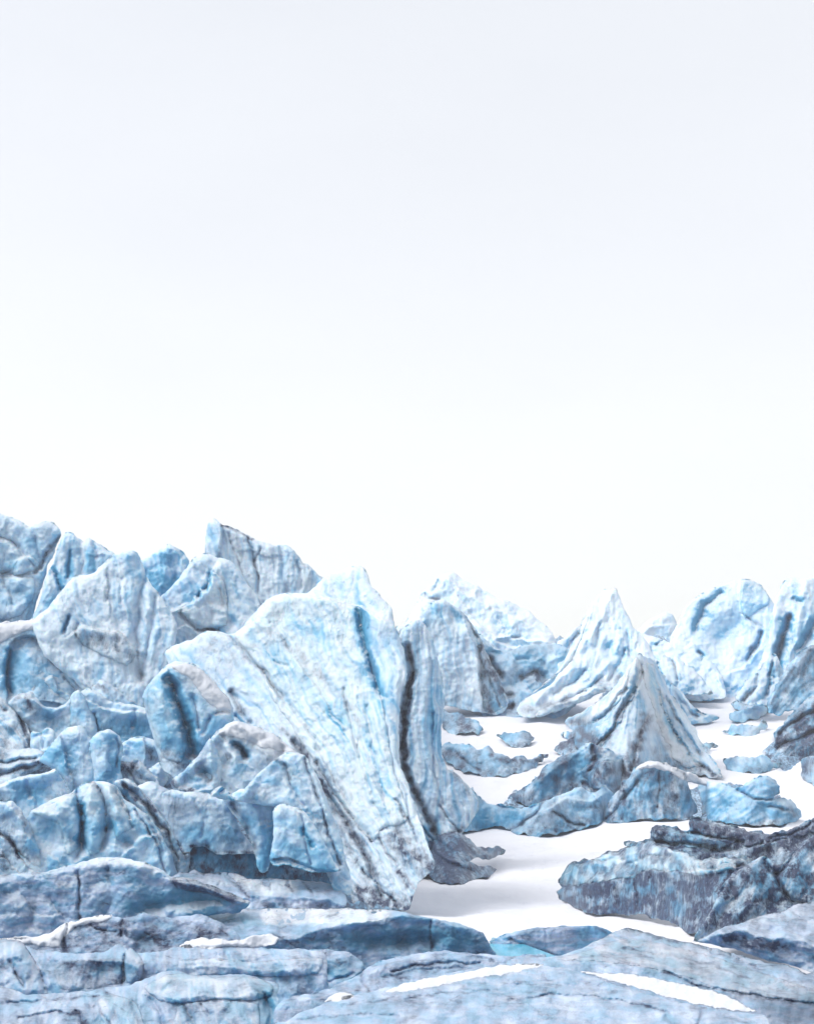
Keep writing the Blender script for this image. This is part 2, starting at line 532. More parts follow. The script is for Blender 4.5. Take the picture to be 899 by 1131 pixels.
def snow_material(ground=False):
    m = bpy.data.materials.new('valley_snow' if ground else 'drift_snow'); m.use_nodes = True
    nt = m.node_tree; bs = nt.nodes['Principled BSDF']
    geo = nt.nodes.new('ShaderNodeNewGeometry'); pos = geo.outputs['Position']
    n1 = noise(nt, pos, .22, 5, .6, .4); n2 = noise(nt, pos, 3.0, 6, .7)
    base = mixc(nt, mrange(nt, n1, .45, .75, 0, .35), SNOW if ground else (0.60, 0.635, 0.69, 1), (0.62, 0.65, 0.72, 1) if ground else (0.55, 0.59, 0.67, 1))
    base = mixc(nt, mth(nt, 'MULTIPLY', mrange(nt, n2, .56, .74), .30), base, (0.48, 0.51, 0.60, 1))
    if ground:
        sv = nt.nodes.new('ShaderNodeVectorMath'); sv.operation = 'MULTIPLY'; sv.inputs[1].default_value = (.35, .06, 1)
        nt.links.new(pos, sv.inputs[0])
        n4 = noise(nt, sv.outputs[0], 2.2, 6, .6, .7)
        dust = mth(nt, 'SUBTRACT', 1.0, mrange(nt, mth(nt, 'ABSOLUTE', mth(nt, 'SUBTRACT', n4, .5)), 0, .03))
        base = mixc(nt, mth(nt, 'MULTIPLY', dust, mrange(nt, n1, .45, .65, 0, .3)), base, (0.46, 0.47, 0.55, 1))
        a = nt.nodes.new('ShaderNodeAttribute'); a.attribute_name = 'icy'
        base = mixc(nt, a.outputs['Fac'], base, mixc(nt, mrange(nt, n2, .38, .62), mixc(nt, mrange(nt, n1, .35, .65), (0.42, 0.60, 0.76, 1), (0.20, 0.38, 0.55, 1)), (0.10, 0.13, 0.20, 1)))
    nt.links.new(base, bs.inputs['Base Color'])
    bs.inputs['Roughness'].default_value = .75; bs.inputs['Specular IOR Level'].default_value = .2
    b = nt.nodes.new('ShaderNodeBump'); b.inputs['Strength'].default_value = .5; b.inputs['Distance'].default_value = .2
    nt.links.new(mth(nt, 'ADD', mth(nt, 'MULTIPLY', n1, 2.0), mth(nt, 'MULTIPLY', n2, .4)), b.inputs['Height'])
    nt.links.new(b.outputs[0], bs.inputs['Normal'])
    return m


def water_material():
    m = bpy.data.materials.new('meltwater'); m.use_nodes = True
    bs = m.node_tree.nodes['Principled BSDF']
    bs.inputs['Base Color'].default_value = (0.10, 0.52, 0.70, 1)
    bs.inputs['Roughness'].default_value = .12
    return m


MATS['ice'] = ice_material()
MATS['wave'] = ice_material('foreground_ice', (.55, .75, 1), (.33, .46, .66, 1), (.16, .38, .60, 1), (.05, .27, .45, 1), (.50, .61, .77, 1), .8, .3, .5)
MATS['snow'] = snow_material()
MATS['field'] = snow_material(True)
MATS['water'] = water_material()


# ---------------------------------------------------------------- snow field (the ground sheet)
SNOW_AREAS = [
    '425,1045 440,1000 470,925 500,912 540,912 562,910 620,915 700,900 740,900 780,906 850,912 885,905 914,885 914,1046',
    '745,862 790,852 765,805 745,780 735,754 765,763 800,765 850,763 842,790 885,772 862,810 845,835 862,852 899,828 914,830 914,895 885,908 850,875 800,868 770,872',
    '480,778 540,786 600,788 650,763 670,755 658,785 628,800 640,815 612,845 582,870 548,892 512,868 484,845']

def build_ground():
    us = np.concatenate([np.linspace(-2400, -1200, 10)[:-1], np.linspace(-1200, -60, 30)[:-1], np.arange(-60, 961, 3.0), np.linspace(960, 2100, 30)[1:], np.linspace(2100, 3300, 10)[1:]])
    vs = np.concatenate([np.arange(706, 1150, 1.5), [1150.]])[::-1]
    vfull = np.concatenate([np.full(5, 1150.), vs, np.full(5, 706.)])
    Ug, Vg = np.meshgrid(us, vfull)
    ic = np.ones(Ug.shape)
    wu_ = Ug + 5 * fbm(Ug / 22, Vg / 14, 311, 4); wv_ = Vg + 3 * fbm(Ug / 22, Vg / 14, 317, 4)
    for pl in SNOW_AREAS:
        P = smooth_line(parse(pl), True)
        d, _ = polydist(wu_, wv_, P, True)
        ins = inside(wu_, wv_, P)
        ic = np.minimum(ic, sm(.5 - np.where(ins, d, -d) / 3.0))
    rows = []
    U = us
    # near apron, beneath and behind the camera
    x0, z0 = rays(U, np.full(U.shape, 1150.)); Y0 = ground(U, np.full(U.shape, 1150.))
    for Yn in (-80., -20., 0., 15., 28.):
        rows.append(np.stack([x0 * Y0, np.full(U.shape, Yn), z0 * Y0 - 9.2], -1))
    for v in vs:
        vv = np.full(U.shape, v); R = place(U, vv, ground(U, vv))
        v0 = 1000 + 34 * sm((U - 400) / 60)
        fall = sm((v - v0) / 26.0) * (4.2 + 0.35 * (v - v0) / 10)
        R[:, 2] -= fall
        rows.append(R)
    last = rows[-1]
    xr = last[:, 0] / last[:, 1]
    for k, dz in ((1.1, 0), (1.25, -.5), (1.45, -1), (1.7, -2), (2.0, -4)):
        Y = last[:, 1] * k
        rows.append(np.stack([xr * Y, Y, last[:, 2] + dz], -1))
    G = np.array(rows)
    wob = fbm(G[..., 0] / 7, G[..., 1] / 9, 5, 5, .55) * 0.20 - ridged(G[..., 0] / 3.0, G[..., 1] / 4.5, 77, 3) * .05
    infront = (G[..., 1] > 30)
    rug = ridged(G[..., 0] / 6, G[..., 1] / 9, 9, 5) * 1.1
    G[..., 2] += np.where(infront, wob + ic * (rug - 1.2), 0)
    nr, nc = G.shape[:2]
    idx = np.arange(nr * nc).reshape(nr, nc)
    F = np.stack([idx[:-1, :-1], idx[:-1, 1:], idx[1:, 1:], idx[1:, :-1]], -1).reshape(-1, 4)
    me = bpy.data.meshes.new('snow_field')
    me.from_pydata(G.reshape(-1, 3).tolist(), [], F.tolist())
    me.polygons.foreach_set('use_smooth', np.ones(len(me.polygons), bool))
    at = me.attributes.new('icy', 'FLOAT', 'POINT')
    at.data.foreach_set('value', ic.astype(np.float32).ravel())
    me.materials.append(MATS['field'])
    ob = bpy.data.objects.new('snow_field', me); col.objects.link(ob)
    ob['kind'] = 'structure'
    ob['label'] = 'white snow field lying in the hollows of the glacier'


def build_pool():
    pts = parse('543,1036 548,1036 570,1040 590,1047 614,1056 622,1062 600,1064 575,1062 552,1056 540,1048')
    P = smooth_line(pts, True)
    zl = -4.75
    x, z = rays(P[:, 0], P[:, 1])
    Y = zl / z
    V = [(float(a * b), float(b), zl) for a, b in zip(x, Y)]
    cx = sum(v[0] for v in V) / len(V); cy = sum(v[1] for v in V) / len(V)
    n = len(V)
    verts = [(v[0] - cx, v[1] - cy, 0.0) for v in V] + [((v[0] - cx) * .9, (v[1] - cy) * .9, -.6) for v in V]
    faces = [list(range(n)), list(range(2 * n - 1, n - 1, -1))] + [[i, n + i, n + (i + 1) % n, (i + 1) % n] for i in range(n)]
    me = bpy.data.meshes.new('meltwater_pool'); me.from_pydata(verts, [], faces); me.update()
    me.materials.append(MATS['water'])
    ob = bpy.data.objects.new('meltwater_pool', me); col.objects.link(ob)
    ob.location = (cx, cy, zl)
    ob['label'] = 'turquoise meltwater lying in the crevasse below the snow'; ob['kind'] = 'structure'


def build_haze():
    x, y0, y1, z0, z1 = 1000., -90., 640., -17., 60.
    v = [(a, b, c) for c in (z0, z1) for b in (y0, y1) for a in (-x, x)]
    f = [(0, 2, 3, 1), (4, 5, 7, 6), (0, 1, 5, 4), (2, 6, 7, 3), (0, 4, 6, 2), (1, 3, 7, 5)]
    me = bpy.data.meshes.new('haze'); me.from_pydata(v, [], f); me.update()
    mt = bpy.data.materials.new('haze_air'); mt.use_nodes = True
    nt = mt.node_tree; nt.nodes.clear()
    o = nt.nodes.new('ShaderNodeOutputMaterial'); p = nt.nodes.new('ShaderNodeVolumePrincipled')
    p.inputs['Color'].default_value = (.97, .985, 1, 1)
    p.inputs['Density'].default_value = HAZE
    nt.links.new(p.outputs[0], o.inputs['Volume'])
    me.materials.append(mt)
    ob = bpy.data.objects.new('haze', me); col.objects.link(ob)
    ob['kind'] = 'stuff'; ob['label'] = 'thin white haze hanging over the glacier'


HAZE = 0.0006
# ---------------------------------------------------------------- skyline, left
T('ice_serac', 'crumbling lilac grey serac of stacked lumps at the far left skyline', 'serac',
  '-14,566 0,566 10,570 22,575 31,581 38,579 42,578 52,575.5 60,578 67,584 68,592 64,600 60,612 54,622 50,640 42,662 34,690 20,710 -14,712',
  'c+4', strokes='''
  v 6 7 0,592 12,597 22,606 30,615 42,627
  s 14 6 14,630 18,618 26,614 36,615 42,622 46,630
  c 5 7 40,632 46,624 50,612 58,604 66,592
  v 5 6 0,632 20,634 40,631
  v 3 3 3,636 8,650 16,668
  v 4 4 34,582 40,600 44,615
  D 3 .6 47,620 52,608 62,597
  D 6 .35 0,682 25,680 38,664 44,640''', blue=.3, dirt=.12, facet=(30, 9),
  parts=[('ice_lump', '14,636 18,620 26,614 36,615 44,624 44,632 30,635', 6, 6, (0, 0, 0)),
         ('ice_lump', '-14,592 0,592 12,597 22,606 25,618 14,630 -14,633', 5, 7, (0, 0, 0)),
         ('ice_lump', '-14,637 10,637 35,637 40,646 36,665 20,682 -14,684', 6, 8, (0, 0, 0))])
T('ice_serac', 'pale serac with a notched grey crest and two narrow blue cracks', 'serac',
  '68,594 74,588 80,589 88,594 93,598 97,594 103,597 112,602 120,608 127,612 140,640 120,700 60,712 30,700 44,664 50,640 60,620',
  'c+2', strokes='''
  k 4 7 57,626 64,640 68,650
  k 3.5 5 77,608 76,628 74,638
  r 20 5 70,598 58,625 50,650
  v 8 4 90,598 92,620 88,640
  v 6 4 103,600 108,615
  D 4 .4 44,655 40,672 24,684''', blue=.22, dirt=.06, streak=(92, 420, 9, 60, 2, .15), facet=(34, 7), snow=.08)
T('ice_serac', 'blunt bluish serac peak in the gap left of the tallest fin', 'serac',
  '154,622 165,614 175,608 183,603 188,601 196,605 203,611 209,619 208,645 195,690 176,695 163,650',
  'c+8', strokes='''
  r 18 6 188,601 183,630 175,660
  s 20 6 193,603 199,613 205,625
  B 18 .35 178,640 185,655''', blue=.5, facet=(20, 6), streak=(185, 450, 8, 50, 2, .1))
T('ice_serac', 'broad pale fluted ice face with a rounded peak, left of the tallest fin', 'serac',
  '36,688 52,672 62,660 75,643 84,636 97,634 104,632 115,622 126,613 136,609 146,608 152,611 157,620 161,632 168,646 174,654 184,668 196,690 190,730 178,775 120,785 80,750 50,725',
  'c-1', lean=.35, strokes='''
  v 9 8 157,640 153,680 151,705 156,750
  v 7 6 172,660 168,690 160,725 157,745
  r 22 5 140,612 136,650 120,690
  s 16 7 82,698 95,690 110,696 130,697 142,708 150,720
  k 4.5 9 75,682 73,690 70,698
  v 5 5 86,690 84,702
  D 14 .4 90,706 120,708 145,720
  D 9 .35 150,735 158,752
  B 10 .4 172,690 176,700
  v 4 3 118,650 116,665
  v 4 3 134,640 133,665''', blue=.1, dirt=.05, streak=(150, 1000, 10, 70, 3, .15), facet=(40, 8),
  parts=[('ice_ledge', '82,698 95,690 110,696 130,697 142,708 152,722 140,735 110,722 92,712', 6, 6, (0.08, 0, 0))], snow=.15)
T('ice_serac', 'tallest flat-topped fin with a dirt-dark upper rim and long dark vertical streaks', 'serac',
  '228,625 227,598 228,583 231,576 236,573 241,575 246,580 256,582 264,586 272,590 280,595 288,598 300,601 310,602 318,603 325,608 332,616 335,622 341,623 348,630 356,638 365,646 376,660 385,720 280,740 235,690',
  'c+2', lean=.3, strokes='''
  s 20 9 246,578 243,600 240,616
  B 8 .35 234,585 232,605
  D 2.2 1 246,581 256,583 264,587 271,592
  D 1.6 .7 274,593 280,597
  c 3 3 252,590 262,620 275,650 288,668
  c 4 3 275,595 283,625 286,650 291,668
  c 2.5 2 286,605 282,622 286,640
  c 3 2 240,610 262,640 281,680
  v 5 3 310,604 314,640 318,655
  D 6 .35 258,592 262,610 272,635
  v 4 3 330,620 334,650''', blue=.1, dirt=.07, streak=(330, 900, 6, 80, 2.5, .3), facet=(34, 4), bulge=(9, 9), snow=.12)
T('ice_ridge', 'jagged white ice shelf below the tallest fin, over a scalloped blue crevice', 'ice ridge',
  '176,662 185,652 198,638 208,625 216,615 228,611 238,614 248,617 258,622 266,632 275,645 288,667 285,690 300,730 280,780 230,760 185,740 172,785 158,775 163,745 176,715 186,690',
  'c+3', lean=.4, strokes='''
  s 16 10 190,676 197,672 206,667 213,664 214,658 220,660 222,652 229,652 231,640 235,632
  B 6 .6 206,664 210,668
  k 4 5 233,636 230,648 216,660
  c 4 5 200,676 212,690 222,696 240,695
  D 2 .8 214,693 222,696 240,695
  r 16 4 218,617 200,640 186,655
  v 5 4 246,650 250,670
  c 3 3 242,650 247,668
  v 5 4 183,655 180,675 184,690
  s 12 6 178,715 190,700 205,690 212,692''', blue=.1, dirt=.05, streak=(180, 480, 12, 60, 2, .12), facet=(24, 8),
  parts=[('ice_plate', '190,676 197,670 206,668 212,664 214,658 219,660 222,652 228,653 231,641 236,632 246,640 252,660 250,690 240,694 222,694 212,688 200,678', 8, 6, (0, -0.1, 0.1))], snow=.15)
# ---------------------------------------------------------------- the great face and its neighbours
T('ice_serac', 'great slanting pale blue ice face, largest of all, with a bright blue vertical vein', 'serac',
  '182,722 195,712 210,707 222,700 230,697 243,698 258,700 270,690 280,678 290,667 300,659 320,655 338,655 348,648 356,639 364,634 374,632 384,627 394,625 402,627 406,635 410,646 418,656 428,667 433,674 434,684 440,700 446,720 450,745 448,755 443,765 441,790 441,830 443,848 450,865 457,885 463,905 470,925 477,945 480,958 470,968 463,975 458,985 452,1003 446,1006 430,1004 400,1012 375,1016 360,985 345,940 325,895 305,860 280,835 250,810 225,790 198,760',
  94, lean=.62, tilt=-.5, bulge=(20, 18), strokes='''
  D 12 .9 395,990 420,1000 448,1003
  D 6 .6 330,900 350,950 372,1000
  D 5 .5 372,910 392,950 412,990
  s 16 6 350,830 380,880 410,930 430,965
  s 16 5 300,690 350,760 395,830 425,890
  v 5 4 405,780 412,830 425,880
  v 4 4 380,760 395,830 415,890
  B 8 .3 405,780 415,840 430,890
  B 10 .25 330,690 350,700
  D 14 .5 400,985 425,998 448,1002
  B 10 .25 300,720 340,760 380,800
  D 5 .35 300,700 350,740 400,800
  s 26 10 281,684 290,672 302,661 320,657 345,658 365,662 385,668 402,672 434,690
  k 6 7 396,674 400,700 406,725 412,745 420,768
  B 9 .55 397,680 403,715 412,745 422,775
  B 12 .25 432,700 436,760 440,800
  r 20 5 425,690 430,740 428,800
  c 5 6 250,698 266,715 290,742 312,768
  v 5 5 290,742 330,790 356,830
  c 6 8 326,818 342,848 370,890 396,930 412,965 422,990
  D 6 .85 326,818 345,850 372,892 398,932 414,968
  D 3 .7 312,806 326,818
  c 4 5 350,842 372,880 392,905 410,928
  D 8 .4 352,842 376,876
  c 5 6 255,764 262,776 270,792 275,800
  D 5 .6 256,765 266,782 273,796
  k 5 6 262,790 268,800
  s 20 7 424,918 432,917 445,928 456,944 470,958
  D 14 .8 440,930 462,950 474,960
  c 3 5 437,882 447,898 455,915 462,930
  c 3 5 418,925 430,945 440,955
  D 8 .7 405,980 430,990 447,1000
  D 3 1 440,960 450,978 455,995
  D 3 .8 446,965 457,985
  c 3 5 400,960 425,985 440,1003
  c 3 4 380,960 395,985
  D 20 .25 230,712 270,730
  D 16 .2 200,735 235,750
  v 3 3 305,730 318,736
  v 3 2 350,780 372,800 386,822
  k 3 2 365,785 380,805
  B 14 .25 365,880 350,905''', blue=.1, dirt=.03, streak=(505, 1090, 9, 90, 3.6, .1), facet=None, noise=(26, 2.2), thick=70,
  parts=[('ice_plate', '258,702 270,692 281,684 290,672 302,661 320,657 345,658 365,662 385,668 398,673 402,700 409,735 422,772 436,850 452,900 440,912 424,915 412,930 396,915 372,880 345,840 328,812 300,770 290,742 268,714', 5, 7, (0, 0, 0))], snow=.06, foot=115)
T('ice_serac', 'fluted pale column right of the long dark cleft, rising from a sooty toe', 'serac',
  '437,712 443,697 452,689 461,684 468,688 476,702 484,728 489,755 491,780 488,800 487,820 488,835 494,848 508,857 518,868 526,880 528,893 522,905 512,920 503,935 490,950 470,960 440,955 430,900 426,850 428,790 432,740',
  'c', lean=.2, tilt=.02, bulge=(9, 9), strokes='''
  D 12 .6 440,900 460,935 490,940
  c 7 14 450,715 456,735 456,750 450,768 447,790 445,820 447,845 456,870 464,885 475,905 487,935
  D 6 1 455,745 450,768 447,800 446,840 452,860
  D 4 .95 456,872 466,890 478,915
  D 7 .8 443,708 452,725 456,745
  D 13 .95 470,930 490,950 510,962 522,968
  D 9 .9 455,930 470,945
  D 10 .8 490,935 505,940 520,945
  D 4 .9 500,922 510,915
  k 4 5 466,915 478,930 490,945
  s 14 7 468,918 482,935 498,950 515,955 530,957
  s 12 6 500,918 515,932 535,940
  r 14 5 470,730 468,780 470,830 482,875 500,910
  v 4 4 478,790 478,850 490,890
  c 3 4 484,890 495,905 508,918
  D 5 .5 495,850 510,862 520,880
  B 12 .3 484,760 482,820''', blue=.22, dirt=.06, streak=(462, 400, 6, 120, 3.2, .3), facet=None, noise=(18, 1.6), thick=60, snow=.1, foot=60)  # D strokes along the cleft paint its dark depth into the colour
T('ice_ridge', 'low sooty toe of ice spreading onto the snow at the foot of the fluted column', 'ice ridge',
  '420,918 432,912 446,915 460,912 470,920 482,914 494,920 506,918 514,924 524,932 536,937 550,935 557,939 548,946 530,949 516,951 530,955 546,959 550,962 543,967 528,969 516,975 503,977 488,975 473,968 460,966 440,970 425,945',
  None, lean=2.2, bulge=(6, 7), rough=1.6, facet=(14, 5), noise=(10, 2), blue=.3, dirt=.85, streak=(440, 840, 6, 40, 3, .5), strokes='''
  B 5 .5 500,928 520,940
  k 4 6 478,920 488,932 500,942
  c 4 6 462,925 490,950 520,962
  s 10 6 470,930 490,945 515,954''', frost=.2)
T('ice_serac', 'leaning triangular serac with a right edge darkened in colour as shade, beside the fluted column', 'serac',
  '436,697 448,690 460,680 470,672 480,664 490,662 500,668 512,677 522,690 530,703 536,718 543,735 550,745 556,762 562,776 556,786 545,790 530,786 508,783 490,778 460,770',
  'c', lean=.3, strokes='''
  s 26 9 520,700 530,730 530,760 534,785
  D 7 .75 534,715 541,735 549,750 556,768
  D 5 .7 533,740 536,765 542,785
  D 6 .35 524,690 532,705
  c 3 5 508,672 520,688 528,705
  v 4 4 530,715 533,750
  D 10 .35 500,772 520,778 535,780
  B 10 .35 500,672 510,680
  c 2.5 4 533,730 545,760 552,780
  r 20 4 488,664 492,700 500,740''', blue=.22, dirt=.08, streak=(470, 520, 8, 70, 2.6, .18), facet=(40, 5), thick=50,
  parts=[('shade_flank', '520,690 530,703 536,718 543,735 550,745 558,768 560,780 545,788 534,785 531,760 530,730', 2, 5, (0.2, 0.2, 0))], snow=.1)  # flank part and D strokes paint the shaded right side into the colour
# ---------------------------------------------------------------- far peaks, right half (snow whitening also paints in haze)
T('ice_peak', 'broad hazy white peak with slanting ledges behind the triangular serac', 'ice peak',
  '430,720 440,698 452,682 460,668 467,655 474,646 480,643 484,637 490,634 497,631 502,632 508,638 520,644 535,652 548,660 555,661 565,666 575,672 583,674 592,682 603,692 612,703 616,716 630,745 600,790 540,800 440,790',
  250, lean=.9, strokes='''
  s 16 6 498,640 515,655 540,668 565,680 585,690 606,700
  s 14 6 510,665 530,690 550,702 575,706 600,708
  s 12 5 530,690 545,705 570,715 600,716
  c 3 4 470,655 475,662 484,660
  v 4 5 487,638 478,652
  B 9 .4 565,700 575,708
  B 9 .3 545,685 560,695''', blue=.16, snow=.4, facet=(22, -7), bulge=(12, 14), streak=(470, 560, 10, 60, 2.5, .05))
T('ice_ridge', 'low broken ice saddle with dark holes between the triangular serac and the sharp peak', 'ice ridge',
  '528,700 545,716 560,720 575,714 595,711 618,712 640,728 635,780 600,798 560,798 535,794 522,760',
  206, lean=.6, strokes='''
  D 9 .6 535,720 545,745 540,770
  D 8 .5 590,750 605,755
  c 6 9 535,725 546,735 555,748
  D 5 .9 542,730 555,745
  c 7 9 575,748 590,742 600,748
  D 5 .85 592,742 598,752
  r 10 6 562,735 575,745 590,765
  c 4 6 548,768 558,766 566,768
  D 4 .9 548,767 566,768
  c 4 6 553,783 566,780
  D 5 .85 552,784 567,780
  B 14 .4 565,730 590,732
  D 6 .5 530,765 540,785''', blue=.5, dirt=.2, facet=(18, 8), frost=.6)
T('ice_peak', 'sharp white fluted pyramid peak with bright blue gashes on its flank', 'ice peak',
  '612,722 616,708 622,705 632,695 640,690 650,672 660,657 668,651 673,653 678,649 681,650 683,657 688,668 693,680 699,692 706,699 716,712 722,730 712,760 690,775 668,762 650,772 635,776 622,779 610,786 598,792 585,793 570,789 574,776 590,766 608,756 616,742',
  202, lean=1.2, strokes='''
  v 8 10 622,722 632,708 640,696 645,684
  B 6 .5 622,722 634,706 642,692
  g 6 10 673,716 675,724
  B 7 .5 672,714 676,724
  r 6 6 684,706 676,726 664,742
  v 5 7 690,718 682,736 672,752
  B 12 .3 640,745 660,740 690,730
  v 6 8 646,742 634,754 612,766
  v 5 7 662,750 644,764 620,774
  B 7 .35 640,750 655,752
  D 4 .5 658,754 672,756 684,746
  D 6 .5 580,785 600,782 625,774
  r 8 7 632,738 612,755 592,772
  r 8 7 652,758 630,770 608,782
  r 9 6 676,655 660,690 642,715
  v 5 5 662,690 658,715
  v 4 5 693,700 696,725''', blue=.14, snow=.22, streak=(680, 560, 7, 60, 3, .05), facet=(22, -5), bulge=(14, 14),
  parts=[('ice_flute', '640,690 650,680 642,705 630,730 608,752 585,768 575,776 600,755 618,738', 5, 6, (0, 0, 0)),
         ('ice_flute', '655,757 668,763 640,776 610,788 590,792 600,782 628,772', 5, 5, (0, 0, 0))])
T('ice_peak', 'small faint round hump on the skyline between the sharp pyramid and the domes', 'ice peak',
  '694,706 700,698 706,693 715,685 727,679 736,676 743,680 747,690 748,712 730,730 700,725',
  330, lean=.6, blue=.15, snow=.3, facet=(20, 4), strokes='s 12 4 708,700 722,690 735,690')
T('ice_ridge', 'low white hummocky saddle right of the sharp pyramid peak', 'ice ridge',
  '690,704 700,699 712,700 735,708 760,716 790,735 802,770 770,775 740,768 712,760',
  228, lean=1.6, blue=.4, snow=.08, facet=(15, 9), strokes='''
  k 3 5 725,712 732,706
  k 3 6 772,720 776,728
  c 3 5 735,735 748,748
  D 4 .4 702,712 715,728''')
T('ice_peak', 'rounded twin-faceted dome peak with a scooped hollow, second from the right skyline', 'ice peak',
  '740,704 747,692 750,682 757,670 768,660 785,651 800,645 812,640 820,640 830,641 838,645 845,652 850,660 852,664 864,680 870,700 866,735 835,765 826,775 800,777 770,770 745,757 735,735',
  232, lean=.9, strokes='''
  s 26 9 818,684 816,664 817,640
  k 9 8 796,654 780,668 772,684 768,697
  B 7 .5 790,662 776,676 769,692
  g 15 12 800,706 812,692
  B 14 .35 798,704 812,694
  v 3 4 818,678 830,686 842,693
  k 5 8 841,698 835,712 826,730
  D 3 .5 838,698 824,728
  s 14 6 772,726 780,738 800,744 818,738 832,722
  k 4 6 770,720 776,726
  k 3 5 776,735 782,738
  r 10 5 795,750 805,758 815,755
  B 9 .5 788,758 822,758''', blue=.2, snow=.22, facet=(26, -5), noise=(12, 1.8),
  parts=[('ice_facet', '818,641 832,642 845,652 850,661 848,668 838,675 822,683 817,664', 4, 5, (0, 0.25, -0.1))])  # bluer right facet: shade of the side turned from the light, painted in
T('ice_ridge', 'jagged row of low blue teeth between the sharp pyramid and the scooped dome', 'ice ridge',
  '700,745 706,735 713,738 719,728 727,732 733,722 741,728 748,724 757,735 766,738 776,750 786,766 770,768 745,768 720,765',
  224, lean=1.2, blue=.45, dirt=.06, rough=1.6, facet=(12, 8), streak=(735, 600, 6, 40, 3, .2), strokes='''
  c 3 6 713,738 720,752
  c 3 6 741,728 748,750
  k 3 5 727,735 732,755''')
T('ice_ridge', 'narrow ribbed spur joining the split peak to the dark foot above the right chute', 'ice ridge',
  '812,772 818,758 828,748 838,742 846,728 854,722 862,730 866,748 860,768 840,780',
  214, lean=1.0, blue=.45, dirt=.12, rough=1.6, facet=(14, 8), streak=(850, 650, 6, 40, 3, .25), strokes='''
  c 4 7 838,744 832,760 820,774
  k 4 7 854,724 850,745 846,768''')
T('ice_ridge', 'dark blue broken ledge stepping down between the fanning ridge and the diagonal ridge', 'ice ridge',
  '612,828 622,818 634,814 648,812 662,818 672,826 690,832 700,842 690,850 660,846 636,838',
  None, lean=1.6, blue=.5, dirt=0.5, rough=1.8, frost=.4, facet=(13, 8), streak=(700, 720, 7, 40, 3, .4), strokes='''
  c 4 7 634,816 644,830 650,842
  D 6 .6 622,824 650,832 680,842''')
T('ice_ridge', 'blue streaked shoulder at the foot of the scooped dome, above the snow chute', 'ice ridge',
  '732,738 745,731 757,731 770,736 780,748 789,766 775,767 757,760 742,752',
  None, lean=.8, strokes='''
  c 4 6 738,742 748,752 762,762
  c 3 5 745,734 756,750
  D 5 .45 765,755 775,763''', blue=.55, dirt=.1, facet=(14, 5))
T('ice_peak', 'tall white peak split by dark blue vertical gashes at the right edge of the skyline', 'ice peak',
  '838,735 848,702 853,672 858,655 865,643 872,638 885,639 914,643 914,740 870,775 845,777 834,760',
  226, lean=.9, strokes='''
  k 8 16 871,684 866,700 861,716 857,734 856,748
  B 9 .9 868,688 862,712 857,740
  D 4 .6 863,705 857,725 855,742
  r 14 8 888,645 882,690 870,740
  k 8 13 902,684 893,700 884,716
  B 8 .8 898,694 886,716
  k 5 6 878,660 884,664
  B 6 .4 875,645 882,660
  r 14 7 858,660 852,700 844,740
  s 14 5 838,756 850,745 862,742''', blue=.2, snow=.22, facet=(22, -5), streak=(880, 480, 8, 60, 3, .05))
# ---------------------------------------------------------------- right shoulder
T('ice_outcrop', 'dark cracked ice foot with a black cleft, above the right snow chute', 'ice outcrop',
  '806,777 815,770 825,767 835,760 845,752 858,742 864,750 852,778 846,787 830,787 812,784',
  None, lean=.6, strokes='''
  c 4 8 846,770 849,780 852,787
  D 5 1 846,765 849,785
  c 4 6 808,776 820,772 828,766
  D 4 .8 820,774 828,767
  c 4 6 840,762 856,750
  D 4 .6 842,760 858,748''', blue=.6, dirt=.3, facet=(14, 6), frost=.5, rough=1.9)
T('ice_ridge', 'blue grey ribbed shoulder rising to the right frame edge below the split peak', 'ice ridge',
  '846,786 850,768 858,755 865,742 875,728 885,719 899,711 914,705 914,775 885,782 868,785 855,790',
  200, lean=.6, strokes='''
  r 10 6 850,778 862,752 880,728 899,714
  D 8 .5 885,755 899,750
  D 10 .4 895,725 870,760''', blue=.55, dirt=.3, streak=(830, 820, 9, 50, 3.5, .35), facet=(24, 4), frost=.4, rough=1.9)
T('ice_ridge', 'dark dirt-streaked bank sweeping up to the right frame edge beside the snow', 'ice ridge',
  '853,824 855,810 865,796 875,788 885,776 899,768 914,760 914,846 895,845 880,846 865,849 850,849 836,842 845,834 856,830',
  186, lean=.7, strokes='''
  D 6 .9 876,790 882,800
  D 6 .8 858,818 866,806
  c 4 7 855,828 875,818 899,808
  c 4 7 860,810 880,796 899,785
  D 7 .8 845,840 862,838 880,832''', blue=.5, dirt=0.6, streak=(760, 900, 7, 50, 4, .5), facet=(20, 5), frost=.3, rough=1.9)
T('ice_outcrop', 'dark rounded outcrop poking from the snow at the right frame edge', 'ice outcrop',
  '883,848 886,841 892,836 899,834 914,830 914,876 899,868 890,862 884,857', None, lean=.8,
  strokes='c 3 5 887,846 893,858\nD 6 .5 886,850', blue=.45, dirt=0.4, facet=(16, 6), frost=.4, rough=1.9)
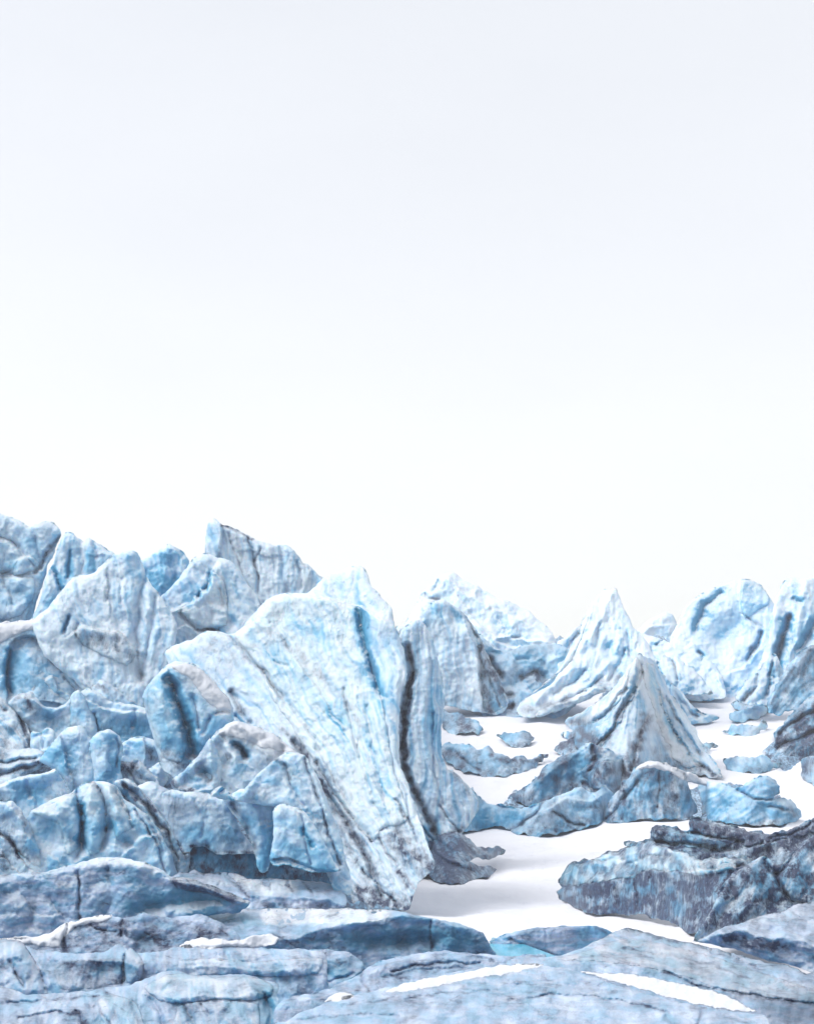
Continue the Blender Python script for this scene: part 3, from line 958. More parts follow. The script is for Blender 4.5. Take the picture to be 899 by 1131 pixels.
# ---------------------------------------------------------------- central ridge and chutes
T('ice_ridge', 'white crested ridge fanning down in curved flutes, centre of the right half', 'ice ridge',
  '694,734 700,727 706,722 716,727 728,739 735,754 742,769 752,784 762,797 770,808 773,818 779,830 790,845 798,859 788,859 770,856 750,856 735,856 720,864 700,880 670,880 640,868 640,830 632,818 620,812 624,808 632,807 625,800 628,792 645,785 662,772 676,760 687,747',
  None, lean=1.3, bulge=(16, 16), strokes='''
  W 9 .8 708,732 712,760 726,800 748,835
  W 6 .6 697,745 676,775 645,795
  D 14 .8 650,830 672,846 694,850
  D 9 .75 640,806 655,818 664,832
  D 16 .75 640,822 662,842 690,848
  D 10 .7 640,800 652,812 668,826
  D 9 .6 700,850 735,850 770,852
  B 12 .5 650,812 680,800 700,770
  B 10 .45 740,800 765,830
  c 5 10 705,742 700,762 690,780 682,795 672,812 660,826
  k 4 8 708,733 707,748 700,765
  B 6 .8 706,738 706,748 698,768
  D 5 .7 697,770 686,788 676,808 664,826
  r 14 8 712,730 712,770 722,810 745,840
  c 4 9 717,786 708,806 702,828 698,850
  D 8 .85 714,792 706,815 700,842
  D 9 .7 690,838 698,850
  D 13 .6 640,806 655,818 660,835
  D 10 .5 720,835 740,842 765,848
  D 5 .9 630,812 640,812
  D 5 .8 632,798 636,802
  c 4 7 735,770 750,798 772,832
  D 4 .5 756,812 774,834
  c 3 6 725,760 740,800 765,840 790,856
  D 4 .8 772,846 792,858
  r 12 7 694,740 680,770 655,790 636,798
  v 4 5 690,760 672,784 650,802
  s 14 8 665,845 672,835 690,830 700,845
  D 9 .4 725,800 735,825''', blue=.34, dirt=0.06, snow=.12, streak=(704, 690, 6, 80, 4, .3), facet=None, noise=(14, 2.5),
  parts=[('ice_flute', '700,730 706,724 710,740 704,760 694,780 684,797 672,815 660,830 650,815 672,790 688,765', 6, 8, (0, 0, 0)),
         ('ice_flute', '712,730 720,735 728,755 736,785 750,815 775,845 750,846 732,815 720,780 712,755', 5, 8, (0, 0, 0)),
         ('ice_flute', '690,748 694,738 694,755 680,778 660,795 636,803 628,797 646,787 664,773 678,760', 5, 6, (0, 0, 0))], rough=1.9)
T('ice_outcrop', 'blue streaked lobe running from the fanning ridge into the right snow chute', 'ice outcrop',
  '736,752 746,758 756,768 765,780 774,787 790,789 795,793 785,797 770,800 762,801 750,796 742,782', None, lean=.6,
  strokes='c 4 6 745,765 758,782 768,792\nk 3 6 770,785 778,789\nD 4 .5 772,786', blue=.5, dirt=.05, facet=(16, 5), streak=(730, 730, 6, 40, 2, .2))
for i, (o, lab) in enumerate([
    ('805,790 820,782 840,779 849,786 838,793 820,797 806,797', 'pale blue crusted outcrop, highest in the right snow chute'),
    ('795,808 800,804 810,801 830,800 843,797 846,803 838,810 820,813 805,811', 'flat crescent of blue ice lying across the right snow chute'),
    ('798,841 805,836 825,834 850,838 862,846 850,853 835,856 815,854 802,849', 'grey blue outcrop at the foot of the dark right bank'),
    ('766,822 780,820 792,824 786,829 772,828', 'smallest faint blue outcrop in the right snow chute')]):
    T('ice_outcrop', lab, 'ice outcrop', o, None, lean=1.6, bulge=(6, 6), rough=2.6, frost=.3, blue=.55, dirt=.12 if i < 2 else .3, facet=(11, 5), noise=(8, 1.5))
for o, lab, stx in [
    ('482,784 497,785 512,790 525,796 534,806 528,812 512,812 490,806', 'small grey ice lump at the left rim of the left snow chute', 'D 5 .6 515,800 528,808'),
    ('549,812 558,808 575,808 588,811 590,818 582,824 568,825 555,820', 'small oval lump of ice alone in the left snow chute', 'D 4 .7 586,812\nB 8 .3 560,815'),
    ('484,830 495,822 515,825 535,825 550,832 570,836 590,836 605,832 603,838 590,848 570,855 550,859 530,857 512,853 497,845', 'long dark-tipped ice bar lying across the left snow chute', 'D 4 1 575,840 590,840 604,834\nD 4 .8 542,833\nD 5 .6 496,828 505,835\nc 3 5 505,835 530,850\nD 6 .4 530,852 560,855')]:
    T('ice_outcrop', lab, 'ice outcrop', o, None, lean=1.6, bulge=(6, 6), rough=2.6, frost=.2, blue=.5, dirt=.42, facet=(12, 6), noise=(8, 1.5), strokes=stx)
T('ice_ridge', 'diagonal blue ridge with a sooty tip, below the left snow chute', 'ice ridge',
  '560,881 570,874 583,868 590,860 600,848 612,840 630,830 645,822 655,819 668,826 690,838 708,838 700,852 690,870 680,885 660,890 640,885 630,888 600,894 580,890',
  None, lean=.5, strokes='''
  D 10 .65 590,884 620,880 650,868
  D 9 .6 668,850 690,856 692,872
  B 14 .35 600,860 630,850
  c 5 8 655,822 658,836 650,850
  s 14 8 642,850 655,841 680,838 694,846
  D 8 .75 566,880 580,875
  D 8 .7 628,868 634,862
  D 7 .7 690,840 694,858 684,876
  D 6 .5 655,850 668,852
  D 5 .9 648,868 658,875
  c 4 7 645,866 658,873 662,880
  r 14 6 585,876 610,850 640,832
  B 14 .5 610,850 640,840
  k 4 6 654,826 657,838''', blue=.5, dirt=0.4, facet=(24, 7), streak=(800, 700, 10, 40, 3, .2),
  parts=[('ice_lump', '642,850 655,842 680,839 694,847 696,862 680,876 660,878 650,870', 6, 7, (0.1, 0, 0))], frost=.4, rough=1.9)
T('ice_ridge', 'low blue apron of ice with jagged upper edge heading the big snow patch', 'ice ridge',
  '496,850 510,862 524,876 540,887 560,892 585,892 602,884 618,878 630,873 642,868 652,876 662,872 669,867 680,880 678,900 665,909 650,913 630,917 615,921 600,923 585,923 570,921 555,915 545,913 530,916 512,918 496,915',
  None, lean=.6, strokes='''
  D 10 .55 575,915 610,916 650,908
  D 7 .5 640,890 668,895
  c 4 6 600,884 590,900 562,919
  c 4 6 610,895 625,905 645,912
  D 7 .5 588,905 610,900
  D 7 .5 560,918 590,920 620,918
  s 12 6 605,892 625,882 650,884 668,875
  D 5 .5 625,900 650,905
  c 3 4 548,888 556,892 568,893
  B 16 .4 530,895 555,900''', blue=.5, dirt=.2, facet=(20, 6), frost=.4, rough=1.9)
T('ice_block', 'dome-topped grey blue block with a snow rim, left of the pale-centred boulder', 'ice block',
  '660,905 668,892 680,875 692,860 700,849 712,842 725,841 740,847 755,855 762,870 766,885 771,899 757,904 742,905 727,906 715,906 700,906 680,909',
  None, lean=.4, strokes='''
  D 12 .6 735,868 750,888 740,896
  D 10 .5 675,905 700,900
  c 4 3 728,850 729,870 727,890
  D 9 .6 728,865 730,885
  D 8 .5 745,880 752,870
  D 9 .55 672,898 690,880
  c 4 6 670,905 690,880 702,862
  B 14 .3 712,875
  s 10 5 700,852 715,845 735,848 755,860''', blue=.48, dirt=0.36, facet=(18, 7), streak=(728, 600, 8, 50, 3, .3),
  caps=[('700,850 712,841 725,840 742,846 760,852 780,862 785,868 770,866 755,862 740,854 722,848 708,850', 4)], frost=.4, rough=1.9)
T('ice_block', 'wide rounded boulder of ice with a glowing pale blue centre, ringed by snow', 'ice block',
  '770,870 778,863 790,863 800,867 815,871 824,863 845,857 855,860 862,868 858,877 856,881 872,883 880,891 886,903 870,909 850,912 830,912 810,910 790,907 776,902 773,890',
  None, lean=.7, strokes='''
  D 6 .5 785,905 830,911 870,905
  B 16 .3 845,875 865,890
  c 4 6 772,885 778,900
  D 4 .7 774,888 777,900
  c 3 5 815,872 830,882 852,882
  s 12 5 822,866 845,858 858,868
  g 14 -6 830,890
  D 9 .5 865,895 880,903
  c 3 4 850,892 870,895
  B 12 .5 800,880 790,885''', blue=.48, dirt=.14, facet=(20, 7), streak=(700, 950, 9, 50, 2.5, .2), frost=.45, rough=1.9)
# ---------------------------------------------------------------- dark block, right
T('ice_block', 'dark layered ledge of dirty ice strata below the pale-centred boulder', 'ice block',
  '690,930 706,930 716,926 718,921 722,911 740,914 758,918 760,908 764,904 775,905 800,910 825,917 850,921 865,917 882,911 899,903 914,897 914,970 860,985 800,980 750,965 715,955 696,945',
  'c+3', lean=.9, strokes='''
  D 6 1 764,908 785,912 800,916
  D 6 .9 800,918 830,926 860,922 890,912
  D 8 .9 805,925 795,945 780,950
  D 10 .8 880,925 905,915
  D 6 .8 750,945 775,945 800,940
  c 4 8 722,930 750,932 790,935
  s 12 9 735,940 760,938 790,942 830,936 870,926
  c 3 7 760,920 790,925 820,930
  s 10 7 720,914 745,920 775,922 810,930
  c 3 6 850,925 880,918 899,908
  B 10 .5 750,925 770,930
  B 8 .6 752,952 760,955''', blue=.3, dirt=.74, facet=(20, 10), noise=(12, 3), bulge=(10, 8),
  parts=[('ice_ledge', '724,914 740,916 758,919 775,922 810,930 790,938 750,934 732,930', 5, 4, (-0.2, 0, 0)),
         ('dark_ledge', '764,906 800,912 850,923 882,913 899,905 914,900 914,915 880,925 830,934 795,930 768,918', 5, 4, (0.3, 0, 0))], frost=.25, rough=1.9)
T('ice_block', 'big dark grey block with a vertically streaked cliff and a hollow left tip', 'ice block',
  '615,990 614,985 620,980 615,975 624,960 632,953 650,949 672,941 690,936 700,930 718,928 735,934 750,942 775,950 800,947 830,948 840,975 842,1010 830,1034 800,1036 775,1033 760,1029 742,1021 720,1014 700,1010 680,1008 655,1010 640,1006 628,999',
  None, lean=.5, bulge=(12, 10), strokes='''
  D 14 .6 690,985 740,990 770,995
  D 8 .8 640,1000 700,1006 760,1024
  f 30 1.8 615,984 640,978 660,974 680,972 700,967 722,961 745,963 760,962
  s 26 10 640,978 660,974 680,972 700,967 722,961 745,963 765,962
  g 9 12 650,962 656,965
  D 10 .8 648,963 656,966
  D 8 .7 664,985 668,1000
  D 7 .85 700,975 704,1000
  D 6 .8 733,970 736,1010
  D 12 .95 775,972 780,990 768,1015
  D 7 .7 688,985 690,1000
  D 4 1 616,990 628,998 645,1006
  D 5 .7 640,982 660,978 685,985
  c 5 6 700,972 704,990 702,1005
  c 5 6 733,968 735,990 738,1012
  g 9 6 770,975 774,1000 768,1020
  v 5 5 680,978 682,1000
  v 5 5 718,968 720,1005
  v 5 5 750,968 750,1015
  c 3 6 640,955 665,950 690,948
  c 3 6 690,955 715,945 740,945
  B 10 .4 715,985
  B 9 .35 745,990 748,1005
  s 12 6 650,955 680,948 712,940''', blue=.34, dirt=0.74, facet=(18, 6), noise=(10, 2.5), streak=(720, 500, 10, 45, 4, .6), thick=40,
  parts=[('ice_ledge', '620,975 632,955 650,950 672,942 690,937 715,930 735,936 770,948 800,948 828,950 800,962 765,966 722,961 700,967 680,972 655,974 638,978', 9, 6, (-0.35, 0.05, 0.05, .35))], frost=.2, rough=1.9)  # ledge made paler in colour to look lit above the dark cliff
T('ice_block', 'smooth grey hummock with sweeping folds right of the streaked cliff', 'ice block',
  '765,1040 772,1026 785,1005 792,990 800,975 808,964 820,958 832,950 845,945 858,955 868,950 878,940 887,930 899,922 914,914 914,1018 880,1024 850,1026 820,1030 790,1038',
  'c-.5', lean=.6, bulge=(12, 12), strokes='''
  r 12 8 800,975 785,1000 772,1025
  D 7 .5 798,985 786,1010
  c 6 9 845,950 856,966 868,955 880,940
  D 5 .7 850,960 862,962 874,945
  c 6 8 857,968 866,985 875,995 890,1000
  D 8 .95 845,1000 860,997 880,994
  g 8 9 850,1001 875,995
  D 6 .6 828,998 838,1008
  s 12 6 815,1005 830,998 845,1003
  r 14 7 820,960 835,985 812,1015
  D 10 .5 880,930 905,930
  B 12 .4 885,960 899,975
  B 8 .5 834,965 842,975''', blue=.3, dirt=0.66, facet=(30, 6), streak=(960, 800, 10, 60, 3, .3), frost=.3)
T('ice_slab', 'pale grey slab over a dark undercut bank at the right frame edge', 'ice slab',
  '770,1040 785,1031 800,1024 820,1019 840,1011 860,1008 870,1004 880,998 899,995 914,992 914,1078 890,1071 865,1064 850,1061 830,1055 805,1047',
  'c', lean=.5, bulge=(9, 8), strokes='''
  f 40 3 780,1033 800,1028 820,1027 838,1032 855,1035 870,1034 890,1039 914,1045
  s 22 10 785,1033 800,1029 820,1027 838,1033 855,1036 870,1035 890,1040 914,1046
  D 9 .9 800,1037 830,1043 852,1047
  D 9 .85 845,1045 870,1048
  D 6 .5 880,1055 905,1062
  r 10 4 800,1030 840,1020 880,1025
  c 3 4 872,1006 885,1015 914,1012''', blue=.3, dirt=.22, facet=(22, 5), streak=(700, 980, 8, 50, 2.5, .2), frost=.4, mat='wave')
# ---------------------------------------------------------------- jumble of blocks, left
JUM = 'ice blocks jumbled below the great face'
def J(label, outline, Y='c', name='ice_block', cat='ice block', **k):
    k.setdefault('group', JUM); k.setdefault('facet', (22, 6)); k.setdefault('noise', (12, 2.0)); k['dirt'] = k.get('dirt', 0) * .9 + .06
    return T(name, label, cat, outline, Y, **k)

J('speckled wedge of debris-stained ice below the broad fluted face', '88,708 98,712 110,719 125,722 135,715 145,728 155,745 162,762 156,785 130,785 110,765 100,740', 'c+4', lean=.5, strokes='''
  D 6 .8 105,728 118,728
  D 6 .85 122,728 138,720 142,732
  D 4 .7 145,738 152,752
  D 4 .8 108,745 118,740
  D 4 .7 124,748 132,742
  c 4 6 100,722 115,728 130,728
  s 10 6 98,716 112,724 128,724
  c 3 5 140,728 150,745 156,760''', blue=.28, dirt=.22, facet=(16, 8))
J('large snow-topped arch of ice over a hollow blue grey chamber', '-14,690 0,689 20,687 40,684 52,683 62,690 75,700 90,715 104,732 110,745 107,757 114,772 106,785 85,785 60,775 40,775 -14,772', 'c', lean=.4, strokes='''
  s 26 -13 8,760 8,735 10,718 18,706 32,702 44,706 56,722 70,742 86,762
  k 5 6 10,718 8,740 11,762
  B 9 .4 10,725 10,755
  B 18 .35 30,735 50,745
  D 3 .6 14,708 30,701 42,708
  c 6 8 74,722 82,738 96,755
  D 9 .7 76,722 88,742 98,752
  D 4 .5 40,708 46,718
  D 3 .6 45,718 60,732 70,750''', blue=.36, dirt=.1, facet=None, noise=(18, 3),
  caps=[('-14,690 0,688 20,686 40,683 52,682 64,690 78,701 92,716 106,733 111,746 104,740 94,726 80,716 66,705 50,698 30,697 12,704 0,712 -14,714', 4)])
J('smooth stub of ice leaning in from the left frame edge under the snow-topped arch', '-14,742 0,741 6,749 13,766 4,780 -14,782', 'c+1', blue=.3)
J('low pale dome under the hollow of the snow-topped arch', '20,768 30,756 40,749 55,746 68,748 80,757 86,768 82,785 60,790 35,790 22,780', 'c+1', strokes='s 14 5 60,748 66,760 80,770\nD 5 .5 68,775 80,778\nr 12 4 30,758 55,750', blue=.3, facet=(40, 5))
J('lilac scoop-fronted block with a dirty left shoulder below the low dome', '8,778 18,768 28,765 36,764 42,772 52,781 64,781 74,776 80,770 86,782 84,800 70,822 45,825 30,800', 'c', strokes='''
  B 12 .35 52,795 66,800
  D 10 .75 24,772 32,778
  D 5 .6 36,790 34,800
  g 14 8 56,796 62,800
  D 7 .5 70,812
  s 14 6 40,772 50,781 70,780 80,772''', blue=.3, dirt=.16)
J('narrow pillar of smooth ice beside the lilac scoop-fronted block', '78,772 82,764 88,762 95,770 98,780 106,792 109,812 95,820 80,812', 'c-1', strokes='r 14 6 88,765 94,785 98,805\nD 6 .5 82,795 84,806', blue=.4, facet=(30, 4))
J('dirt-edged slab wedged behind the long rounded block', '100,762 106,756 112,750 125,757 140,768 152,778 150,800 120,795', 'c', strokes='D 3 .8 108,758 118,764\nD 3 .5 130,764 148,776', blue=.35, dirt=.1)
J('long round-shouldered block with a dark blue shaded front, left of the deep-cleft serac', '86,768 92,762 100,761 110,764 120,773 140,777 155,780 167,786 172,800 168,825 140,828 118,826 104,812 98,788', 'c', strokes='''
  B 14 .35 110,800 130,810 160,805
  c 4 6 104,790 108,808
  s 18 7 108,778 125,785 145,786 158,786
  B 10 .5 145,800 155,806
  D 9 .5 112,806 130,812 145,812
  r 14 5 100,764 125,776 150,782
  v 5 5 150,785 148,802''', blue=.38, dirt=.04, facet=(34, 5))
J('flat lilac slope with parallel dark grooves at the left frame edge', '-14,766 5,772 15,780 25,795 33,808 39,826 36,845 -14,845', 'c+1', lean=.6, strokes='''
  c 4 7 12,776 22,790 30,808 36,826
  D 4 .9 16,780 26,800 34,824
  c 3 5 22,790 28,812
  s 14 6 -4,790 10,800 22,815 28,826
  D 3 .6 22,808 32,824
  c 3 4 -6,775 8,785''', blue=.25, dirt=.2, streak=(-60, 700, 7, 60, 3, .3), facet=(30, 4))
J('small pointed chip between the grooved slope and the twin crown', '34,810 45,808 52,803 61,808 62,830 50,845 36,840', 'c', strokes='v 4 5 46,808 48,825', blue=.38)
J('left half of the twin crown, a domed block with a turquoise left flank', '44,840 52,828 58,821 66,811 76,804 86,801 94,804 98,813 104,821 109,845 110,880 85,884 70,860 56,848', 'c', strokes='''
  B 12 .7 54,836 68,836 74,842
  s 22 8 66,812 70,828 74,845 80,862
  r 18 5 86,802 90,830 92,865
  D 6 .5 80,862 78,852''', blue=.32, facet=(26, 4))
J('right half of the twin crown, a squarer domed block split off by a seam', '99,822 104,813 112,807 122,806 132,812 136,825 134,845 136,866 128,884 106,882 104,850', 'c-.5', strokes='''
  c 3 4 128,815 132,828 130,845
  D 4 .5 128,825 134,822
  B 10 .4 118,858 128,848
  r 16 5 115,808 118,835 114,862''', blue=.36, facet=(24, 4))
J('little round knob of turquoise ice left of the deep-cleft serac', '143,813 148,805 158,801 166,806 169,816 160,826 146,824', 'c', blue=.5, facet=None, bulge=(12, 12))
J('pale lump with a dark right side, in front of the little round knob', '129,830 134,821 142,816 155,814 168,816 178,822 178,840 168,855 148,852 134,846', 'c', strokes='''
  D 9 .7 166,832 174,840
  s 12 6 160,816 162,830 158,846
  g 7 5 145,824
  B 8 .4 142,824 150,822''', blue=.38, facet=(22, 5))
J('stained rubble of small ice pieces right of the twin crown', '130,842 142,842 152,838 162,848 174,860 178,874 160,882 138,874', 'c', strokes='D 8 .8 138,846 150,850\nD 6 .7 155,858 165,868\nc 3 6 140,850 155,870', blue=.25, dirt=.3, facet=(9, 8))
J('small white chunk lying below the deep-cleft serac', '163,852 170,846 178,840 185,848 187,860 178,872 166,866', 'c', strokes='r 8 4 178,842 174,860', blue=.15, snow=.2, facet=(11, 6))
J('dirty ledge of flat ice layers at the left frame edge below the grooved slope', '-14,824 10,827 30,826 48,829 52,840 42,850 25,858 10,866 -14,870', 'c', lean=.8, strokes='''
  D 5 .8 -5,852 12,852 35,846
  D 5 .7 36,840 46,845
  c 3 6 -5,842 20,840 40,836
  c 3 6 0,856 20,850 40,846
  s 10 6 0,848 25,843 45,838''', blue=.25, dirt=.2, facet=(18, 6))
J('sloping block with a turquoise face below the dirty ledge', '-14,872 0,866 15,860 35,855 50,853 62,848 69,860 76,875 72,900 40,905 -14,900', 'c', strokes='''
  B 14 .4 25,875 45,870
  D 8 .6 -4,880 10,888
  D 7 .5 55,880 68,878
  s 14 6 0,868 30,857 60,851
  v 6 4 30,858 32,880''', blue=.36, facet=(24, 6))
J('great fluted dome of ice with blue pockets, biggest block of the jumble', '34,896 50,887 65,880 80,874 92,866 105,863 120,864 130,870 138,882 150,890 165,902 175,915 184,932 192,950 194,985 100,990 28,985 18,950 24,918', 'c', lean=.3, bulge=(20, 20), strokes='''
  B 12 .35 60,960 110,965 160,965
  k 5 6 92,890 90,930
  c 3 5 150,895 172,930 184,965
  v 8 9 84,876 90,900 92,925 86,945
  v 8 8 106,866 116,890 118,915 114,935
  v 6 6 128,872 138,895 146,912
  r 12 5 98,868 102,905 100,945
  r 10 5 120,868 130,900 128,940
  g 9 9 124,908 122,914
  g 8 9 140,928 146,926
  B 9 .6 140,930
  D 6 .5 140,930
  B 6 .4 122,910
  g 12 8 50,918 60,925
  B 12 .3 52,918
  g 8 6 85,930
  r 10 5 36,898 62,900 72,940
  s 18 6 140,940 155,925 175,920 190,940
  v 4 4 165,905 178,935 182,955
  D 3 .5 168,908 178,932''', blue=.34, dirt=.05, facet=(26, 7),
  parts=[('ice_rib', '98,866 106,864 116,885 120,910 112,940 100,945 92,925 90,890', 5, 9, (0, 0, 0)),
         ('ice_rib', '120,866 130,872 140,890 148,912 138,920 128,925 120,890', 5, 8, (0, 0, 0)),
         ('ice_rib', '36,897 62,885 84,876 90,900 88,935 74,945 66,910 50,905', 6, 9, (0, 0, 0))])
J('rounded lump at the left frame edge beside the great fluted dome', '-14,890 5,886 15,885 22,892 30,905 38,922 46,945 50,985 -14,985', 'c', strokes='''
  r 14 6 5,888 22,905 34,935
  s 14 7 18,893 26,910 40,935
  D 8 .5 25,900 36,918
  D 6 .8 -4,918 12,932 26,948
  c 4 7 -6,915 15,932 35,958''', blue=.28, dirt=.12)
J('small arched shell of ice with dark rims in the lower left corner of the jumble', '-14,932 0,935 10,940 25,952 40,968 44,985 -14,988', 'c', strokes='''
  s 14 7 -8,945 8,948 22,960 32,972
  D 4 .95 -5,930 12,940 26,953 40,968
  D 3 .6 0,955 14,962
  c 3 5 -8,945 8,948 22,960 32,972''', blue=.25, dirt=.25)
J('dark-rimmed curving ribs of ice draped down the right side of the great fluted dome', '126,864 138,859 150,866 160,876 172,890 186,908 202,930 211,942 208,962 198,982 184,965 172,925 155,895 138,880', 'c-.5', strokes='''
  c 4 8 136,866 152,880 168,898 180,915
  D 6 .85 136,868 150,880 160,890
  g 6 8 145,876
  B 6 .5 136,876 146,880
  D 3 .8 150,870 165,886 178,902
  c 3 7 165,890 185,920 198,950
  D 5 .6 176,905 190,935 196,960
  r 5 5 150,868 172,892 200,932
  D 3 .7 208,940 204,955''', blue=.28, dirt=.18, facet=(14, 4), bulge=(12, 9))
J('smooth pale slope between the curving ribs and the broad boulder', '150,870 158,865 167,862 178,868 192,876 202,895 200,925 182,905 165,886', 'c+1', blue=.25, strokes='D 4 .5 176,895 180,902', facet=(26, 4))
J('deep-cleft serac, pale and rounded, with a bright blue fissure down its middle', '158,768 166,754 176,742 186,734 196,730 206,731 216,735 227,743 240,756 251,770 258,782 258,795 246,804 234,815 226,828 216,845 200,862 180,850 172,825 164,795', 'c-8', lean=.3, bulge=(20, 20), strokes='''
  B 14 .35 175,800 195,825
  k 9 16 186,750 194,768 202,788 209,808 213,832
  B 8 .9 186,750 194,768 202,790
  B 6 .5 205,800 210,820
  D 8 .5 204,800 210,825 206,845
  D 14 .6 180,832 200,842 215,836
  v 5 6 213,768 216,785 220,805
  B 4 .4 214,770
  v 5 6 232,792 224,810
  D 5 .5 228,812 222,826
  k 4 4 240,788 250,786
  W 14 .75 218,745 236,762 248,782
  W 8 .5 196,737 206,740
  r 16 6 176,748 180,780 188,815''', blue=.33, dirt=.04, facet=(44, 6), noise=(14, 2),
  caps=['190,736 205,732 216,736 228,744 241,757 252,771 257,783 250,788 236,781 224,770 212,752 200,745'],
  parts=[('ice_lobe', '162,768 176,744 186,736 190,752 198,772 204,795 208,825 200,842 182,838 170,810', 5, 10, (0, 0, 0))])
J('white-topped crown of ice riddled with dark round hollows, right of the deep-cleft serac', '226,836 233,817 240,808 250,800 260,796 275,800 290,805 305,812 318,822 330,833 338,845 330,870 285,875 260,880 240,880 228,866', 'c-8', lean=.4, strokes='''
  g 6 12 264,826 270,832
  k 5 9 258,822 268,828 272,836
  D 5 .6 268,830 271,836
  g 5 10 312,826 311,832
  B 5 .6 312,828
  g 6 9 246,815 244,825
  D 5 .5 246,814 250,818
  g 6 9 250,832 252,842
  D 5 .7 252,836
  g 4 7 237,822
  r 8 7 240,812 250,825 262,845
  r 8 6 262,800 280,812 296,835
  W 18 .8 270,805 290,818 305,830
  D 3 .6 244,812 258,812''', caps=['240,811 252,801 262,797 276,801 291,806 305,813 318,823 328,832 310,830 290,826 270,817 252,814'], blue=.3, dirt=.08, facet=(20, 8))
J('knobbly grey lump with a dark hollow below the riddled crown', '188,866 194,858 204,850 214,840 224,828 232,814 240,830 246,850 242,875 232,890 212,886 198,878', 'c-7', strokes='''
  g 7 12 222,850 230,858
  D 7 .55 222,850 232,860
  B 7 .5 226,852
  r 8 6 232,818 236,845 234,870
  s 9 6 192,862 200,870 215,874 228,872
  D 4 .9 190,864 198,871 212,874
  g 9 6 208,862''', blue=.33, dirt=.1, facet=(20, 6))
J('slab of fanned ice plates between the riddled crown and the great face', '232,880 244,868 256,878 262,882 275,865 290,850 302,840 312,833 325,831 336,834 347,850 357,870 367,900 378,930 390,985 370,985 350,935 330,905 310,892 295,890', 'c-3', lean=.4, strokes='''
  c 4 6 335,838 348,870 362,915 376,955
  B 12 .25 345,900
  s 12 8 236,876 252,862 268,846 284,836 302,838
  c 4 8 258,878 270,862 288,848 300,840
  k 4 8 245,876 262,858 270,850
  B 7 .5 246,874 258,864
  r 10 6 300,842 282,858 270,876
  r 8 5 336,838 350,870 362,905
  v 4 5 314,845 322,865 335,890
  D 3 .5 310,842 322,862
  D 3 .6 285,845 302,838 310,842
  D 4 .5 238,874 250,866''', blue=.3, dirt=.08, facet=(26, 6))
J('broad lilac boulder with a dirt-lined lower lip over a dark hollow', '178,878 190,872 205,874 220,875 235,877 248,881 253,887 260,903 272,925 284,937 283,943 262,943 240,944 228,936 214,936 206,948 198,935 186,910', 'c-6', bulge=(18, 16), lean=.15, strokes='''
  B 14 .3 215,925 260,930
  v 5 3 215,885 225,905 222,925
  r 20 5 200,878 225,895 245,925
  D 2.2 .9 212,934 228,934 240,941 262,942 283,941
  D 14 .35 245,915 265,928
  v 6 4 228,930 232,938
  D 3 .8 196,930 204,945''', blue=.22, dirt=.12, facet=(40, 5))
J('recessed base of blue ice, coloured dark for the shade beneath the broad boulder', '200,935 214,930 232,930 250,935 288,935 300,938 340,945 374,960 380,975 340,978 290,976 240,974 205,972', 'c-1', bulge=(6, 6), blue=.95, dirt=.5, facet=None, noise=(20, 2))  # high blue and dirt values paint in the overhang's shade
J('wedge-shaped block with a grooved left edge and turquoise right edge', '247,884 258,876 266,871 280,874 295,882 303,890 307,900 306,915 302,940 296,962 286,962 278,930 266,908 255,896', 'c-5', strokes='''
  v 6 7 258,888 268,905 278,925 284,945
  D 5 .6 256,886 262,892
  D 4 .5 272,915 282,935
  B 7 .8 305,895 304,915 297,940 290,955
  r 14 6 272,875 284,900 290,930''', blue=.32, facet=(34, 5))
J('flat-faced pale block nearest the foot of the great face, undercut in blue', '302,896 310,888 325,891 338,898 348,912 358,930 372,955 376,962 350,964 330,960 318,956 302,957 298,948 302,925', 'c-8', bulge=(14, 12), strokes='''
  B 14 .3 325,940 355,950
  v 3 4 332,900 336,925 344,955
  k 3 3 334,915 345,935
  s 10 -6 302,950 318,949 332,953 350,960 368,963
  D 2 .8 302,950 318,948 330,952
  B 8 .8 310,956 340,962 365,964''', blue=.35, facet=(34, 5))
# ---------------------------------------------------------------- foreground waves of ice
FW = 'waves of ice across the foreground'
def S_(label, outline, Y='c', name='ice_ridge', cat='ice ridge', **k):
    k.setdefault('group', FW); k['facet'] = (k.get('facet', (30, 5)) or (46, 5))[:1] + (-5,); k['noise'] = (44, 10); k['dirt'] = k.get('dirt', 0) * .9 + .09; k['blue'] = k.get('blue', .25) + .14
    k.setdefault('frost', .32); k['streak'] = k.get('streak') or (-3000, 1000, 8, 80, 1.6, .14)
    k.setdefault('mat', 'wave')
    return T(name, label, cat, outline, Y, **k)

